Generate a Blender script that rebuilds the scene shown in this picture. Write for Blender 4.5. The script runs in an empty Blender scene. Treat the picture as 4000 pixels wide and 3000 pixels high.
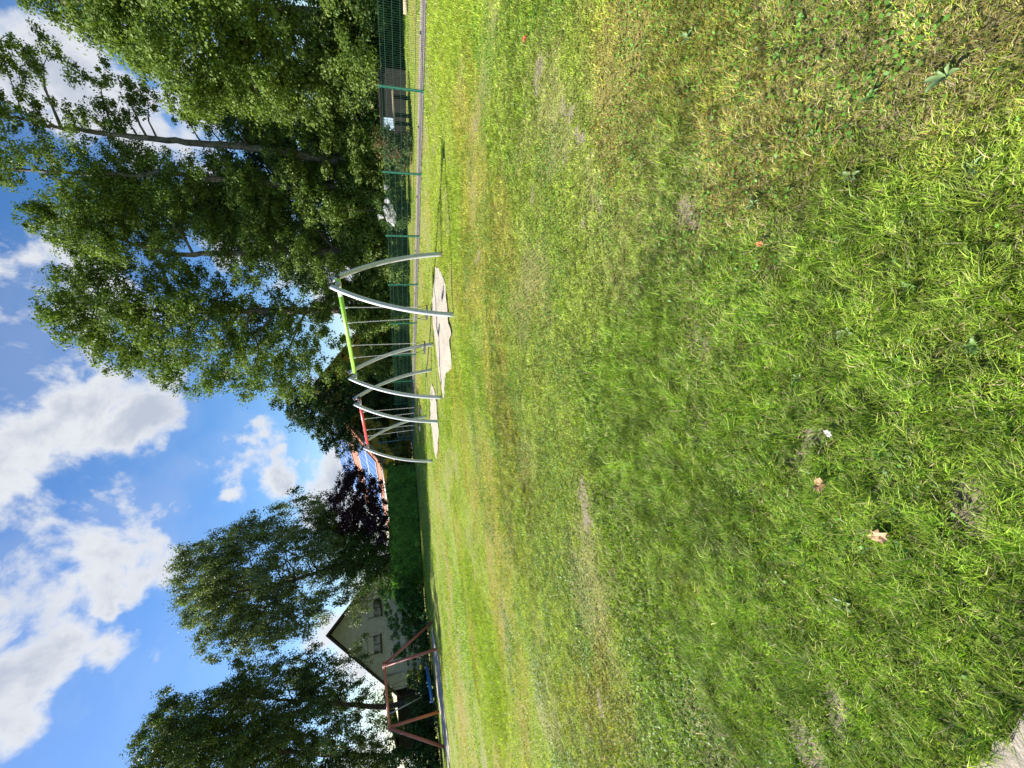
import bpy, math, random
import numpy as np
from mathutils import Vector, Matrix

# ------------------------------------------------------------------ camera, sky, sun, exposure
R = math.radians
SC = bpy.context.scene
COL = SC.collection
F_PX, PITCH, ROLL, EYE = 1620.4, R(17.073), R(4.506), 1.7436
SUN_AZ, SUN_EL = -72.0, 41.0          # azimuth from +Y (negative = towards -X), elevation

FW = np.array([0, math.cos(PITCH), -math.sin(PITCH)])
_r0 = np.array([1.0, 0, 0]); _u0 = np.array([0, math.sin(PITCH), math.cos(PITCH)])
RT = math.cos(ROLL) * _r0 - math.sin(ROLL) * _u0
DN = -(math.cos(ROLL) * _u0 + math.sin(ROLL) * _r0)

cam_d = bpy.data.cameras.new("camera")
cam = bpy.data.objects.new("camera", cam_d)
COL.objects.link(cam)
cam_d.sensor_width = 36.0
cam_d.lens = 36.0 * F_PX / 4000.0
cam_d.clip_start = 0.05
cam_d.clip_end = 2000.0
m = Matrix.Identity(4)
for i in range(3):
    m[i][0] = DN[i]; m[i][1] = RT[i]; m[i][2] = -FW[i]
m[2][3] = EYE
cam.matrix_world = m
SC.camera = cam

def ray(U, V):
    return FW + RT * (U - 1500) / F_PX + DN * (V - 2000) / F_PX
def gnd(U, V, z=0.0):
    d = ray(U, V); t = (z - EYE) / d[2]
    return np.array([d[0] * t, d[1] * t, z])
def atY(U, V, Y):
    d = ray(U, V); t = Y / d[1]
    return np.array([d[0] * t, Y, EYE + d[2] * t])

SC.view_settings.view_transform = 'Standard'
SC.view_settings.look = 'None'
SC.view_settings.exposure = 1.15
SC.view_settings.gamma = 1.0
SC.cycles.use_denoising = True
SC.cycles.max_bounces = 6
SC.cycles.transmission_bounces = 4
SC.cycles.diffuse_bounces = 3

sun_d = bpy.data.lights.new("sun", 'SUN')
sun_d.energy = 5.0
sun_d.angle = R(0.53)
sun_d.color = (1.0, 0.955, 0.87)
sun = bpy.data.objects.new("sun", sun_d)
COL.objects.link(sun)
sdir = Vector((math.sin(R(SUN_AZ)) * math.cos(R(SUN_EL)), math.cos(R(SUN_AZ)) * math.cos(R(SUN_EL)), math.sin(R(SUN_EL))))
sun.rotation_euler = sdir.to_track_quat('Z', 'Y').to_euler()
sun.location = (-30, 10, 30)

class NT:
    """small node-tree helper"""
    def __init__(s, tree):
        s.t = tree; s.n = tree.nodes; s.l = tree.links
    def new(s, typ, **kw):
        n = s.n.new(typ)
        for k, v in kw.items():
            if k.startswith('in_'):
                key = k[3:]
                key = int(key) if key.isdigit() else key.replace('_', ' ')
                n.inputs[key].default_value = v
            else:
                setattr(n, k, v)
        return n
    def link(s, a, b): s.l.new(a, b)
    def math(s, op, a, b=None, c=None, clamp=False):
        n = s.n.new('ShaderNodeMath'); n.operation = op; n.use_clamp = clamp
        for i, v in enumerate((a, b, c)):
            if v is None: continue
            if isinstance(v, (int, float)): n.inputs[i].default_value = v
            else: s.l.new(v, n.inputs[i])
        return n.outputs[0]
    def mix(s, fac, a, b, blend='MIX'):
        n = s.n.new('ShaderNodeMix'); n.data_type = 'RGBA'; n.blend_type = blend
        for i, v in ((0, fac), (6, a), (7, b)):
            if isinstance(v, (int, float)): n.inputs[i].default_value = v
            elif isinstance(v, (tuple, list)): n.inputs[i].default_value = (*v[:3], 1)
            else: s.l.new(v, n.inputs[i])
        return n.outputs[2]
    def ramp(s, fac, stops):
        n = s.n.new('ShaderNodeValToRGB'); s.l.new(fac, n.inputs[0])
        e = n.color_ramp.elements
        while len(e) < len(stops): e.new(0.5)
        for el, (p, c) in zip(e, stops):
            el.position = p; el.color = (*c[:3], 1)
        return n.outputs[0]
    def smooth(s, v, a, b):
        n = s.n.new('ShaderNodeMapRange'); n.interpolation_type = 'SMOOTHSTEP'
        s.l.new(v, n.inputs[0]); n.inputs[1].default_value = a; n.inputs[2].default_value = b
        return n.outputs[0]

def build_world():
    w = bpy.data.worlds.new("World"); SC.world = w; w.use_nodes = True
    w.cycles.sampling_method = 'MANUAL'; w.cycles.sample_map_resolution = 512
    nt = NT(w.node_tree)
    bg = w.node_tree.nodes['Background']
    sky = nt.new('ShaderNodeTexSky', sky_type='NISHITA')
    sky.sun_disc = False
    sky.sun_elevation = R(SUN_EL)
    sky.sun_rotation = R(SUN_AZ)
    sky.air_density = 1.0; sky.dust_density = 0.4; sky.ozone_density = 2.0
    hs = nt.new('ShaderNodeHueSaturation'); hs.inputs['Saturation'].default_value = 1.30
    hs.inputs['Hue'].default_value = 0.505; hs.inputs['Value'].default_value = 1.28
    nt.link(sky.outputs[0], hs.inputs['Color'])
    tc = nt.new('ShaderNodeTexCoord')
    # clouds live in sky directions; each is a handful of lobes broken up by noise
    lobes = [(60,650,90),(100,720,95),(40,800,170),(130,850,105),(175,930,65),(30,600,60),
             (20,1050,90),(50,1180,105),(95,1120,55),(40,1300,100),(20,1430,100),(45,1550,75),(80,1530,40),
             (245,1105,42),(290,1075,45),(300,1160,85),(345,1205,65),(270,1225,65),(270,1290,35),(380,1180,35),(215,1140,30),
             (270,840,36),(340,925,22),(378,950,36),(445,1010,48),(428,1055,28),(510,960,28),(545,925,28),(535,1010,42),(520,1070,26),
             (605,1035,28),(590,1000,20),(325,1000,20),(715,1020,40),(735,1090,50),
             (120,130,85),(200,215,80),(310,325,75),(405,365,40),(430,160,60),(520,480,60),
             (745,1370,50),(765,1440,60),(830,1600,70),(690,1480,25),(840,1240,50),
             (-250,230,110),(-250,820,250),(-260,1400,240),(640,560,45),(760,830,40),(760,620,50)]
    nz = nt.new('ShaderNodeTexNoise', noise_dimensions='3D'); nz.inputs['Scale'].default_value = 7.0
    nz.inputs['Detail'].default_value = 9; nz.inputs['Roughness'].default_value = 0.58; nz.inputs['Distortion'].default_value = 0.25
    nt.link(tc.outputs['Generated'], nz.inputs['Vector'])
    nz2 = nt.new('ShaderNodeTexNoise', noise_dimensions='3D'); nz2.inputs['Scale'].default_value = 3.0
    nz2.inputs['Detail'].default_value = 6; nz2.inputs['Roughness'].default_value = 0.6
    mp = nt.new('ShaderNodeMapping'); mp.inputs['Location'].default_value = (3.1, 1.7, 0.4); mp.inputs['Scale'].default_value = (1, 1, 2.2)
    nt.link(tc.outputs['Generated'], mp.inputs[0]); nt.link(mp.outputs[0], nz2.inputs['Vector'])
    wv = None
    base_v = tc.outputs['Generated']
    for sc_, am in ((3.5, 0.11), (11.0, 0.06)):
        wn = nt.new('ShaderNodeTexNoise', noise_dimensions='3D'); wn.inputs['Scale'].default_value = sc_; wn.inputs['Detail'].default_value = 5
        wn.inputs['Roughness'].default_value = 0.55
        nt.link(tc.outputs['Generated'], wn.inputs['Vector'])
        sb = nt.new('ShaderNodeVectorMath', operation='SUBTRACT'); nt.link(wn.outputs['Color'], sb.inputs[0]); sb.inputs[1].default_value = (.5, .5, .5)
        ml = nt.new('ShaderNodeVectorMath', operation='SCALE'); nt.link(sb.outputs[0], ml.inputs[0]); ml.inputs['Scale'].default_value = am * 2
        ad = nt.new('ShaderNodeVectorMath', operation='ADD'); nt.link(base_v, ad.inputs[0]); nt.link(ml.outputs[0], ad.inputs[1]); base_v = ad.outputs[0]
    acc = None
    for dx, dy, r in lobes:
        U, V = 3000 - 1.808 * dy, 1.808 * dx
        d = ray(U, V); L = np.linalg.norm(d); d = d / L
        rr = r * 1.808 / F_PX / L * 1.15
        vm = nt.new('ShaderNodeVectorMath', operation='DISTANCE')
        nt.link(base_v, vm.inputs[0]); vm.inputs[1].default_value = tuple(d)
        v = nt.math('MULTIPLY_ADD', vm.outputs['Value'], -1.0 / rr, 1.0)
        acc = v if acc is None else nt.math('SMOOTH_MAX', acc, v, 0.25)
    n1 = nt.math('MULTIPLY_ADD', nz.outputs[0], 6.4, -3.2)
    dens = nt.math('ADD', nt.math('MINIMUM', nt.math('MAXIMUM', acc, -1.4), 0.34), n1)
    alpha = nt.smooth(dens, -0.45, 0.50)
    wisp = nt.smooth(nt.math('ADD', nt.math('MULTIPLY', nz2.outputs[0], 1.5), nt.math('MULTIPLY', nt.math('MAXIMUM', acc, -1.6), 0.35)), 0.45, 1.1)
    alpha = nt.math('MAXIMUM', alpha, nt.math('MULTIPLY', wisp, 0.16))
    thick = nt.smooth(nt.math('ADD', dens, nt.math('MULTIPLY_ADD', nz2.outputs[0], 2.4, -1.2)), 0.1, 1.5)
    ccol = nt.mix(thick, (6.2, 6.35, 6.6), (3.9, 4.3, 5.05))
    col = nt.mix(nt.math('MULTIPLY', alpha, 0.96), hs.outputs[0], ccol)
    nt.link(col, bg.inputs[0])
    bg.inputs[1].default_value = 0.062
build_world()

# ------------------------------------------------------------------ helpers
rng = np.random.default_rng(7)
random.seed(7)

def mesh_np(name, verts, faces, cols=None, fattr='tint', mat=None, parent=None, smooth=False):
    """verts (N,3), faces (M,k) all the same size, cols (M,3) per-face albedo"""
    me = bpy.data.meshes.new(name)
    verts = np.asarray(verts, np.float32); faces = np.asarray(faces, np.int32)
    M, k = faces.shape
    me.vertices.add(len(verts)); me.vertices.foreach_set('co', verts.ravel())
    me.loops.add(M * k); me.loops.foreach_set('vertex_index', faces.ravel())
    me.polygons.add(M)
    me.polygons.foreach_set('loop_start', np.arange(0, M * k, k, dtype=np.int32))
    me.polygons.foreach_set('loop_total', np.full(M, k, np.int32))
    if smooth: me.polygons.foreach_set('use_smooth', np.ones(M, bool))
    if cols is not None:
        a = me.attributes.new(fattr, 'FLOAT_COLOR', 'FACE')
        c4 = np.ones((M, 4), np.float32); c4[:, :3] = cols
        a.data.foreach_set('color', c4.ravel())
    me.update(calc_edges=True)
    o = bpy.data.objects.new(name, me); COL.objects.link(o)
    if mat: me.materials.append(mat)
    if parent: o.parent = parent
    return o

class MB:
    def __init__(s): s.v = []; s.f = []; s.sm = []
    def add(s, vs, fs, smooth=False):
        b = len(s.v); s.v += [tuple(map(float, v)) for v in vs]
        s.f += [tuple(b + i for i in f) for f in fs]; s.sm += [smooth] * len(fs)
        return s
    def box(s, lo, hi, M=None):
        (x0, y0, z0), (x1, y1, z1) = lo, hi
        vs = [(x0,y0,z0),(x1,y0,z0),(x1,y1,z0),(x0,y1,z0),(x0,y0,z1),(x1,y0,z1),(x1,y1,z1),(x0,y1,z1)]
        if M is not None: vs = [tuple(M @ Vector(v)) for v in vs]
        return s.add(vs, [(3,2,1,0),(4,5,6,7),(0,1,5,4),(1,2,6,5),(2,3,7,6),(3,0,4,7)])
    def tube(s, pts, rad, n=8, caps=True):
        pts = [Vector(tuple(map(float, p))) for p in pts]
        if not hasattr(rad, '__len__'): rad = [rad] * len(pts)
        ref = None; rings = []
        for i, p in enumerate(pts):
            t = (pts[min(i + 1, len(pts) - 1)] - pts[max(i - 1, 0)])
            if t.length < 1e-9: t = Vector((0, 0, 1))
            t.normalize()
            if ref is None:
                ref = Vector((1, 0, 0)) if abs(t.x) < 0.9 else Vector((0, 1, 0))
            a = (ref - t * ref.dot(t)).normalized(); b = t.cross(a); ref = a
            rings.append([p + (a * math.cos(2 * math.pi * k / n) + b * math.sin(2 * math.pi * k / n)) * rad[i] for k in range(n)])
        vs = [v for r in rings for v in r]
        fs = []
        for i in range(len(pts) - 1):
            for k in range(n):
                fs.append((i * n + k, i * n + (k + 1) % n, (i + 1) * n + (k + 1) % n, (i + 1) * n + k))
        s.add(vs, fs, True)
        if caps:
            b = len(s.v) - len(vs)
            s.f.append(tuple(b + k for k in reversed(range(n)))); s.sm.append(False)
            s.f.append(tuple(b + (len(pts) - 1) * n + k for k in range(n))); s.sm.append(False)
        return s
    def build(s, name, mat=None, parent=None):
        me = bpy.data.meshes.new(name); me.from_pydata(s.v, [], s.f)
        me.polygons.foreach_set('use_smooth', s.sm)
        me.update()
        o = bpy.data.objects.new(name, me); COL.objects.link(o)
        if mat: me.materials.append(mat)
        if parent: o.parent = parent
        return o

def empty(name, loc=(0, 0, 0), rz=0.0):
    o = bpy.data.objects.new(name, None); COL.objects.link(o)
    o.location = tuple(map(float, loc)); o.rotation_euler = (0, 0, rz); o.empty_display_size = 0.3
    return o
def tag(o, label=None, cat=None, group=None, kind=None):
    if label: o['label'] = label
    if cat: o['category'] = cat
    if group: o['group'] = group
    if kind: o['kind'] = kind
    return o
def copy_tree(o, parent=None):
    c = o.copy(); COL.objects.link(c)
    if parent: c.parent = parent
    for ch in [x for x in bpy.data.objects if x.parent == o]:
        copy_tree(ch, c)
    return c

# value noise in numpy
def vnoise(x, y, seed=0):
    x = np.asarray(x, float); y = np.asarray(y, float)
    xi = np.floor(x).astype(np.int64); yi = np.floor(y).astype(np.int64)
    fx = x - xi; fy = y - yi
    fx = fx * fx * (3 - 2 * fx); fy = fy * fy * (3 - 2 * fy)
    def h(a, b):
        n = (a * 374761393 + b * 668265263 + seed * 1274126177) & 0xffffffff
        n = ((n ^ (n >> 13)) * 1274126177) & 0xffffffff
        return ((n ^ (n >> 16)) & 0xffff) / 65535.0
    return (h(xi, yi) * (1 - fx) + h(xi + 1, yi) * fx) * (1 - fy) + (h(xi, yi + 1) * (1 - fx) + h(xi + 1, yi + 1) * fx) * fy
def fbm(x, y, seed=0, oct=4):
    s = 0; a = 0.5; t = 0
    for k in range(oct):
        s = s + a * vnoise(x * 2 ** k, y * 2 ** k, seed + k * 17); t += a; a *= 0.5
    return s / t
def sstep(x, a, b):
    t = np.clip((x - a) / (b - a), 0, 1); return t * t * (3 - 2 * t)

# ------------------------------------------------------------------ materials
def principled(name, col, rough=0.5, metal=0.0, spec=0.5, noise=None, bump=None, coat=0.0):
    mt = bpy.data.materials.new(name); mt.use_nodes = True
    nt = NT(mt.node_tree); b = mt.node_tree.nodes['Principled BSDF']
    b.inputs['Base Color'].default_value = (*col, 1); b.inputs['Roughness'].default_value = rough
    b.inputs['Metallic'].default_value = metal; b.inputs['Specular IOR Level'].default_value = spec
    b.inputs['Coat Weight'].default_value = coat
    tc = nt.new('ShaderNodeTexCoord')
    if noise:
        col2, scale, lo, hi = noise
        n = nt.new('ShaderNodeTexNoise'); n.inputs['Scale'].default_value = scale; n.inputs['Detail'].default_value = 8
        n.inputs['Roughness'].default_value = 0.65
        nt.link(tc.outputs['Object'], n.inputs['Vector'])
        nt.link(nt.mix(nt.smooth(n.outputs[0], lo, hi), col, col2), b.inputs['Base Color'])
        rr = nt.math('MULTIPLY_ADD', n.outputs[0], 0.25, rough - 0.12)
        nt.link(rr, b.inputs['Roughness'])
    if bump:
        scale, strength, dist = bump
        n = nt.new('ShaderNodeTexNoise'); n.inputs['Scale'].default_value = scale; n.inputs['Detail'].default_value = 6
        nt.link(tc.outputs['Object'], n.inputs['Vector'])
        bp = nt.new('ShaderNodeBump'); bp.inputs['Strength'].default_value = strength; bp.inputs['Distance'].default_value = dist
        nt.link(n.outputs[0], bp.inputs['Height']); nt.link(bp.outputs[0], b.inputs['Normal'])
    return mt

def leaf_mat(name, trans=0.35, rough=0.5, spec=0.35, tboost=(1.25, 1.35, 0.55)):
    mt = bpy.data.materials.new(name); mt.use_nodes = True
    nt = NT(mt.node_tree); n = mt.node_tree.nodes
    b = n['Principled BSDF']; out = n['Material Output']
    at = nt.new('ShaderNodeAttribute', attribute_name='tint')
    nt.link(at.outputs['Color'], b.inputs['Base Color'])
    b.inputs['Roughness'].default_value = rough; b.inputs['Specular IOR Level'].default_value = spec
    tr = nt.new('ShaderNodeBsdfTranslucent')
    nt.link(nt.mix(1.0, at.outputs['Color'], tboost, 'MULTIPLY'), tr.inputs[0])
    mx = nt.new('ShaderNodeMixShader'); mx.inputs[0].default_value = trans
    nt.link(b.outputs[0], mx.inputs[1]); nt.link(tr.outputs[0], mx.inputs[2]); nt.link(mx.outputs[0], out.inputs[0])
    return mt

M = {}
M['grass'] = leaf_mat('grass_blades', 0.30, 0.5, 0.3, (1.15, 1.25, 0.6))
M['leaf'] = leaf_mat('leaves', 0.28, 0.55, 0.22)
M['leaf_dark'] = leaf_mat('dark_leaves', 0.16, 0.6, 0.15)
M['steel'] = principled('galvanised_steel', (0.52, 0.52, 0.52), 0.5, 0.25, 0.5, ((0.42, 0.43, 0.43), 14, 0.35, 0.7))
M['chain'] = principled('chain_steel', (0.55, 0.54, 0.52), 0.45, 0.3)
M['greenpaint'] = principled('light_green_paint', (0.27, 0.55, 0.06), 0.38, 0, 0.5, ((0.33, 0.60, 0.10), 3, 0.4, 0.8), None, 0.2)
M['redpaint'] = principled('red_paint', (0.62, 0.045, 0.05), 0.4, 0, 0.5, ((0.70, 0.09, 0.08), 3, 0.4, 0.8), None, 0.2)
M['black'] = principled('black_rubber', (0.022, 0.022, 0.023), 0.55, 0, 0.4, ((0.045, 0.045, 0.045), 20, 0.4, 0.7))
M['rubber'] = principled('grey_rubber', (0.06, 0.06, 0.065), 0.5, 0, 0.4, ((0.10, 0.10, 0.10), 30, 0.4, 0.7))
M['sticker'] = principled('white_sticker', (0.75, 0.76, 0.74), 0.4)
M['stickerprint'] = principled('sticker_print', (0.18, 0.30, 0.22), 0.5)
M['fence'] = principled('fence_green_coating', (0.015, 0.13, 0.085), 0.38, 0, 0.5, ((0.02, 0.16, 0.10), 6, 0.4, 0.7))
M['fencewire'] = principled('fence_wire_coating', (0.008, 0.055, 0.037), 0.45)
M['oldred'] = principled('faded_red_paint', (0.45, 0.125, 0.085), 0.6, 0, 0.4, ((0.36, 0.17, 0.12), 5, 0.42, 0.75), (40, 0.3, 0.01))
M['blue'] = principled('blue_rope', (0.02, 0.12, 0.32), 0.5, 0, 0.4, ((0.03, 0.18, 0.42), 8, 0.4, 0.7))
M['whitecap'] = principled('white_plastic', (0.7, 0.7, 0.7), 0.4)
M['wood'] = principled('pale_wood', (0.48, 0.37, 0.24), 0.7, 0, 0.3, ((0.34, 0.26, 0.17), 9, 0.4, 0.7), (30, 0.4, 0.01))
M['darkwood'] = principled('dark_wood', (0.016, 0.014, 0.014), 0.85, 0, 0.2, ((0.03, 0.026, 0.022), 6, 0.4, 0.7))
M['bark'] = principled('bark', (0.19, 0.165, 0.135), 0.85, 0, 0.2, ((0.08, 0.065, 0.05), 5, 0.35, 0.65), (14, 0.9, 0.03))
M['barkdark'] = principled('dark_bark', (0.075, 0.06, 0.048), 0.9, 0, 0.2, ((0.04, 0.032, 0.026), 5, 0.35, 0.65), (14, 0.9, 0.03))
M['glass'] = principled('window_glass', (0.03, 0.028, 0.026), 0.07, 0, 0.7)
M['frame'] = principled('dark_window_frame', (0.035, 0.028, 0.024), 0.5)
M['shutter'] = principled('roller_shutter', (0.55, 0.56, 0.55), 0.5, 0, 0.4, ((0.50, 0.51, 0.50), 3, 0.4, 0.7))
M['roofdark'] = principled('dark_roof_tiles', (0.045, 0.035, 0.035), 0.7, 0, 0.3, ((0.07, 0.05, 0.05), 4, 0.4, 0.7), (12, 0.5, 0.03))
M['yellow'] = principled('yellow_render', (0.60, 0.47, 0.10), 0.85, 0, 0.2, ((0.52, 0.41, 0.09), 2, 0.4, 0.7))
M['bluewhite'] = principled('pale_blue_boards', (0.42, 0.52, 0.62), 0.6, 0, 0.3, ((0.35, 0.45, 0.56), 3, 0.4, 0.7))
M['gutter'] = principled('zinc_gutter', (0.42, 0.43, 0.42), 0.45, 0.6)
M['dryleaf'] = principled('dry_leaf', (0.42, 0.25, 0.12), 0.7, 0, 0.3, ((0.25, 0.13, 0.06), 40, 0.45, 0.7))

def tile_mat(name, c1, c2, mortar, sx, sy, offs=0.5, ms=0.02, rough=0.85, vec='Object', rot=(0, 0, 0), bump=0.4):
    mt = bpy.data.materials.new(name); mt.use_nodes = True
    nt = NT(mt.node_tree); b = mt.node_tree.nodes['Principled BSDF']
    tc = nt.new('ShaderNodeTexCoord'); mp = nt.new('ShaderNodeMapping'); mp.inputs['Rotation'].default_value = rot
    nt.link(tc.outputs[vec], mp.inputs[0])
    br = nt.new('ShaderNodeTexBrick'); nt.link(mp.outputs[0], br.inputs['Vector'])
    br.offset = offs; br.inputs['Color1'].default_value = (*c1, 1); br.inputs['Color2'].default_value = (*c2, 1)
    br.inputs['Mortar'].default_value = (*mortar, 1); br.inputs['Scale'].default_value = 1.0
    br.inputs['Mortar Size'].default_value = ms; br.inputs['Brick Width'].default_value = sx; br.inputs['Row Height'].default_value = sy
    n = nt.new('ShaderNodeTexNoise'); n.inputs['Scale'].default_value = 2.5; n.inputs['Detail'].default_value = 8
    nt.link(tc.outputs['Object'], n.inputs['Vector'])
    v = nt.math('MULTIPLY_ADD', n.outputs[0], 0.7, 0.65)
    cmb = nt.new('ShaderNodeCombineColor')
    for i in range(3): nt.link(v, cmb.inputs[i])
    nt.link(nt.mix(1.0, br.outputs['Color'], cmb.outputs[0], 'MULTIPLY'), b.inputs['Base Color'])
    b.inputs['Roughness'].default_value = rough; b.inputs['Specular IOR Level'].default_value = 0.3
    bp = nt.new('ShaderNodeBump'); bp.inputs['Strength'].default_value = bump; bp.inputs['Distance'].default_value = 0.02; bp.invert = True
    nt.link(br.outputs['Fac'], bp.inputs['Height']); nt.link(bp.outputs[0], b.inputs['Normal'])
    return mt
M['paving'] = tile_mat('paving_stones', (0.33, 0.28, 0.25), (0.27, 0.23, 0.21), (0.12, 0.11, 0.08), 0.20, 0.10, 0.5, 0.006, 0.9)
M['greybrick'] = tile_mat('pale_grey_brick', (0.56, 0.56, 0.54), (0.47, 0.47, 0.455), (0.40, 0.40, 0.39), 0.25, 0.085, 0.5, 0.012, 0.9, 'Object', (R(90), 0, 0), 0.3)
M['tilesorange'] = tile_mat('orange_roof_tiles', (0.50, 0.21, 0.12), (0.42, 0.17, 0.10), (0.20, 0.08, 0.05), 0.28, 0.33, 0.0, 0.03, 0.75)
M['solar'] = principled('solar_cells', (0.07, 0.13, 0.33), 0.18, 0, 0.6, ((0.09, 0.16, 0.38), 1.2, 0.4, 0.7), None, 0.5)
M['solarframe'] = principled('panel_frame', (0.62, 0.65, 0.70), 0.35, 0.6)

def sand_mat():
    mt = bpy.data.materials.new('sand'); mt.use_nodes = True
    nt = NT(mt.node_tree); b = mt.node_tree.nodes['Principled BSDF']
    tc = nt.new('ShaderNodeTexCoord')
    n = nt.new('ShaderNodeTexNoise'); n.inputs['Scale'].default_value = 6; n.inputs['Detail'].default_value = 10; n.inputs['Roughness'].default_value = 0.75
    nt.link(tc.outputs['Object'], n.inputs['Vector'])
    nt.link(nt.ramp(n.outputs[0], [(0.3, (0.40, 0.34, 0.265)), (0.5, (0.48, 0.42, 0.335)), (0.75, (0.54, 0.485, 0.40))]), b.inputs['Base Color'])
    b.inputs['Roughness'].default_value = 0.95; b.inputs['Specular IOR Level'].default_value = 0.15
    n2 = nt.new('ShaderNodeTexNoise'); n2.inputs['Scale'].default_value = 14; n2.inputs['Detail'].default_value = 8; n2.inputs['Roughness'].default_value = 0.7
    nt.link(tc.outputs['Object'], n2.inputs['Vector'])
    bp = nt.new('ShaderNodeBump'); bp.inputs['Strength'].default_value = 1.0; bp.inputs['Distance'].default_value = 0.05
    n3 = nt.new('ShaderNodeTexNoise'); n3.inputs['Scale'].default_value = 160; n3.inputs['Detail'].default_value = 4
    nt.link(tc.outputs['Object'], n3.inputs['Vector'])
    nt.link(nt.math('ADD', n2.outputs[0], nt.math('MULTIPLY', n3.outputs[0], 0.12)), bp.inputs['Height']); nt.link(bp.outputs[0], b.inputs['Normal'])
    return mt
M['sand'] = sand_mat()

def ground_mat():
    mt = bpy.data.materials.new('lawn_ground'); mt.use_nodes = True
    nt = NT(mt.node_tree); b = mt.node_tree.nodes['Principled BSDF']
    at = nt.new('ShaderNodeAttribute', attribute_name='tint')
    tc = nt.new('ShaderNodeTexCoord')
    n = nt.new('ShaderNodeTexNoise'); n.inputs['Scale'].default_value = 22; n.inputs['Detail'].default_value = 10; n.inputs['Roughness'].default_value = 0.7
    nt.link(tc.outputs['Object'], n.inputs['Vector'])
    v = nt.math('MULTIPLY_ADD', n.outputs[0], 1.6, 0.2)
    cmb = nt.new('ShaderNodeCombineColor')
    for i in range(3): nt.link(v, cmb.inputs[i])
    nt.link(nt.mix(1.0, at.outputs['Color'], cmb.outputs[0], 'MULTIPLY'), b.inputs['Base Color'])
    b.inputs['Roughness'].default_value = 0.9; b.inputs['Specular IOR Level'].default_value = 0.15
    bp = nt.new('ShaderNodeBump'); bp.inputs['Strength'].default_value = 0.8; bp.inputs['Distance'].default_value = 0.03
    nt.link(n.outputs[0], bp.inputs['Height']); nt.link(bp.outputs[0], b.inputs['Normal'])
    return mt
M['ground'] = ground_mat()

# ------------------------------------------------------------------ layout
FENCE0 = np.array([8.673, 12.098]); FA = -0.561
FD = np.array([math.sin(FA), math.cos(FA)]); FN = np.array([FD[1], -FD[0]])   # FN points away behind the fence (to +x)
def fence_side(x, y):   # >0 = behind the fence
    return (x - FENCE0[0]) * FN[0] + (y - FENCE0[1]) * FN[1]

def poly_from(pts): return np.array([gnd(U, V)[:2] for U, V in pts])
SAND_GREEN = poly_from([(1955,1700),(1859,1694),(1814,1688),(1753,1690),(1700,1697),(1610,1707),(1534,1717),(1448,1730),(1441,1736),(1534,1739),(1556,1763),(1617,1764),(1673,1760),(1700,1766),(1738,1756),(1799,1750),(1889,1740),(1949,1721)])
SAND_RED = poly_from([(1496,1687),(1468,1697),(1435,1706),(1368,1712),(1319,1716),(1252,1713),(1203,1704),(1242,1697),(1302,1691),(1368,1681),(1435,1681)])
SAND_OLD = poly_from([(560,1686),(482,1690),(395,1696),(304,1707),(229,1717),(153,1729),(63,1742),(-60,1757),(-60,1766),(0,1757),(80,1755),(150,1748),(303,1727),(390,1718),(465,1707)])
SAND_NEAR = poly_from([(-300,3750),(20,3830),(110,3880),(150,3950),(230,4010),(300,4200),(-300,4400)])
SAND_NEAR2 = poly_from([(640,3960),(720,3880),(800,3900),(850,3990),(820,4200),(640,4200)])

def jag(poly, amp, n_sub=7, seed=0):
    """subdivide an outline and roughen it"""
    out = []
    P = np.asarray(poly)
    for i in range(len(P)):
        a, b = P[i], P[(i + 1) % len(P)]
        for k in range(n_sub):
            out.append(a + (b - a) * k / n_sub)
    out = np.array(out)
    c = out.mean(0)
    d = out - c; L = np.linalg.norm(d, axis=1, keepdims=True)
    nz = fbm(out[:, 0] * 3.1, out[:, 1] * 3.1, seed, 4)[:, None] - 0.5
    return out + d / L * nz * amp * 2
POLYS = [jag(SAND_GREEN, 0.12, 7, 3), jag(SAND_RED, 0.15, 7, 4), jag(SAND_OLD, 0.15, 6, 5), jag(SAND_NEAR, 0.10, 12, 6)]

def inside(poly, x, y):
    res = np.zeros(x.shape, bool)
    j = len(poly) - 1
    for i in range(len(poly)):
        xi, yi = poly[i]; xj, yj = poly[j]
        c = ((yi > y) != (yj > y)) & (x < (xj - xi) * (y - yi) / (yj - yi + 1e-12) + xi)
        res ^= c; j = i
    return res

def height(x, y):
    h = (fbm(x * 0.9, y * 0.9, 91, 3) - 0.5) * 0.05 * sstep(y, 0.2, 1.0)
    h = h + (fbm(x * 6, y * 6, 97, 3) - 0.5) * 0.012
    return h * (1 - sstep(fence_side(x, y), -0.6, -0.1)) - 0.012

def lawn_masks(x, y):
    """large patches of the lawn: lush, dry, rusty and bare shares in 0..1"""
    d = np.hypot(x, y)
    lush = fbm(x * 0.55 + 3, y * 0.45, 11, 4)
    lush = lush + 0.30 * sstep(5.2 - d, 0, 3.2) * sstep(0.85 - x, 0, 1.0) - 0.12 * sstep(x, 0.4, 2.5) * sstep(7 - d, 0, 4)
    dry = fbm(x * 0.9, y * 1.1, 23, 5)
    dry = dry + 0.10 * sstep(x, 0.0, 1.5) * sstep(7 - d, 0, 4) - 0.14 * sstep(0.6 - x, 0, 1) * sstep(5 - d, 0, 3)
    near_left = sstep(0.9 - x, 0, .8) * sstep(4.8 - d, 0, 2)
    rust = fbm(x * 0.45, y * 0.9, 37, 4) + 0.08 * sstep(y, 4.5, 7) * sstep(11.5 - y, 0, 2.5) - 0.25 * near_left
    bare = fbm(x * 2.2, y * 3.0, 53, 4) - 0.12 * sstep(y, 2.5, 7)
    bare = bare + 0.06 * sstep(x, 0, 1)
    return sstep(lush, 0.42, 0.68), sstep(dry, 0.50, 0.72), sstep(rust, 0.55, 0.75), sstep(bare, 0.69, 0.80)

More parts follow.
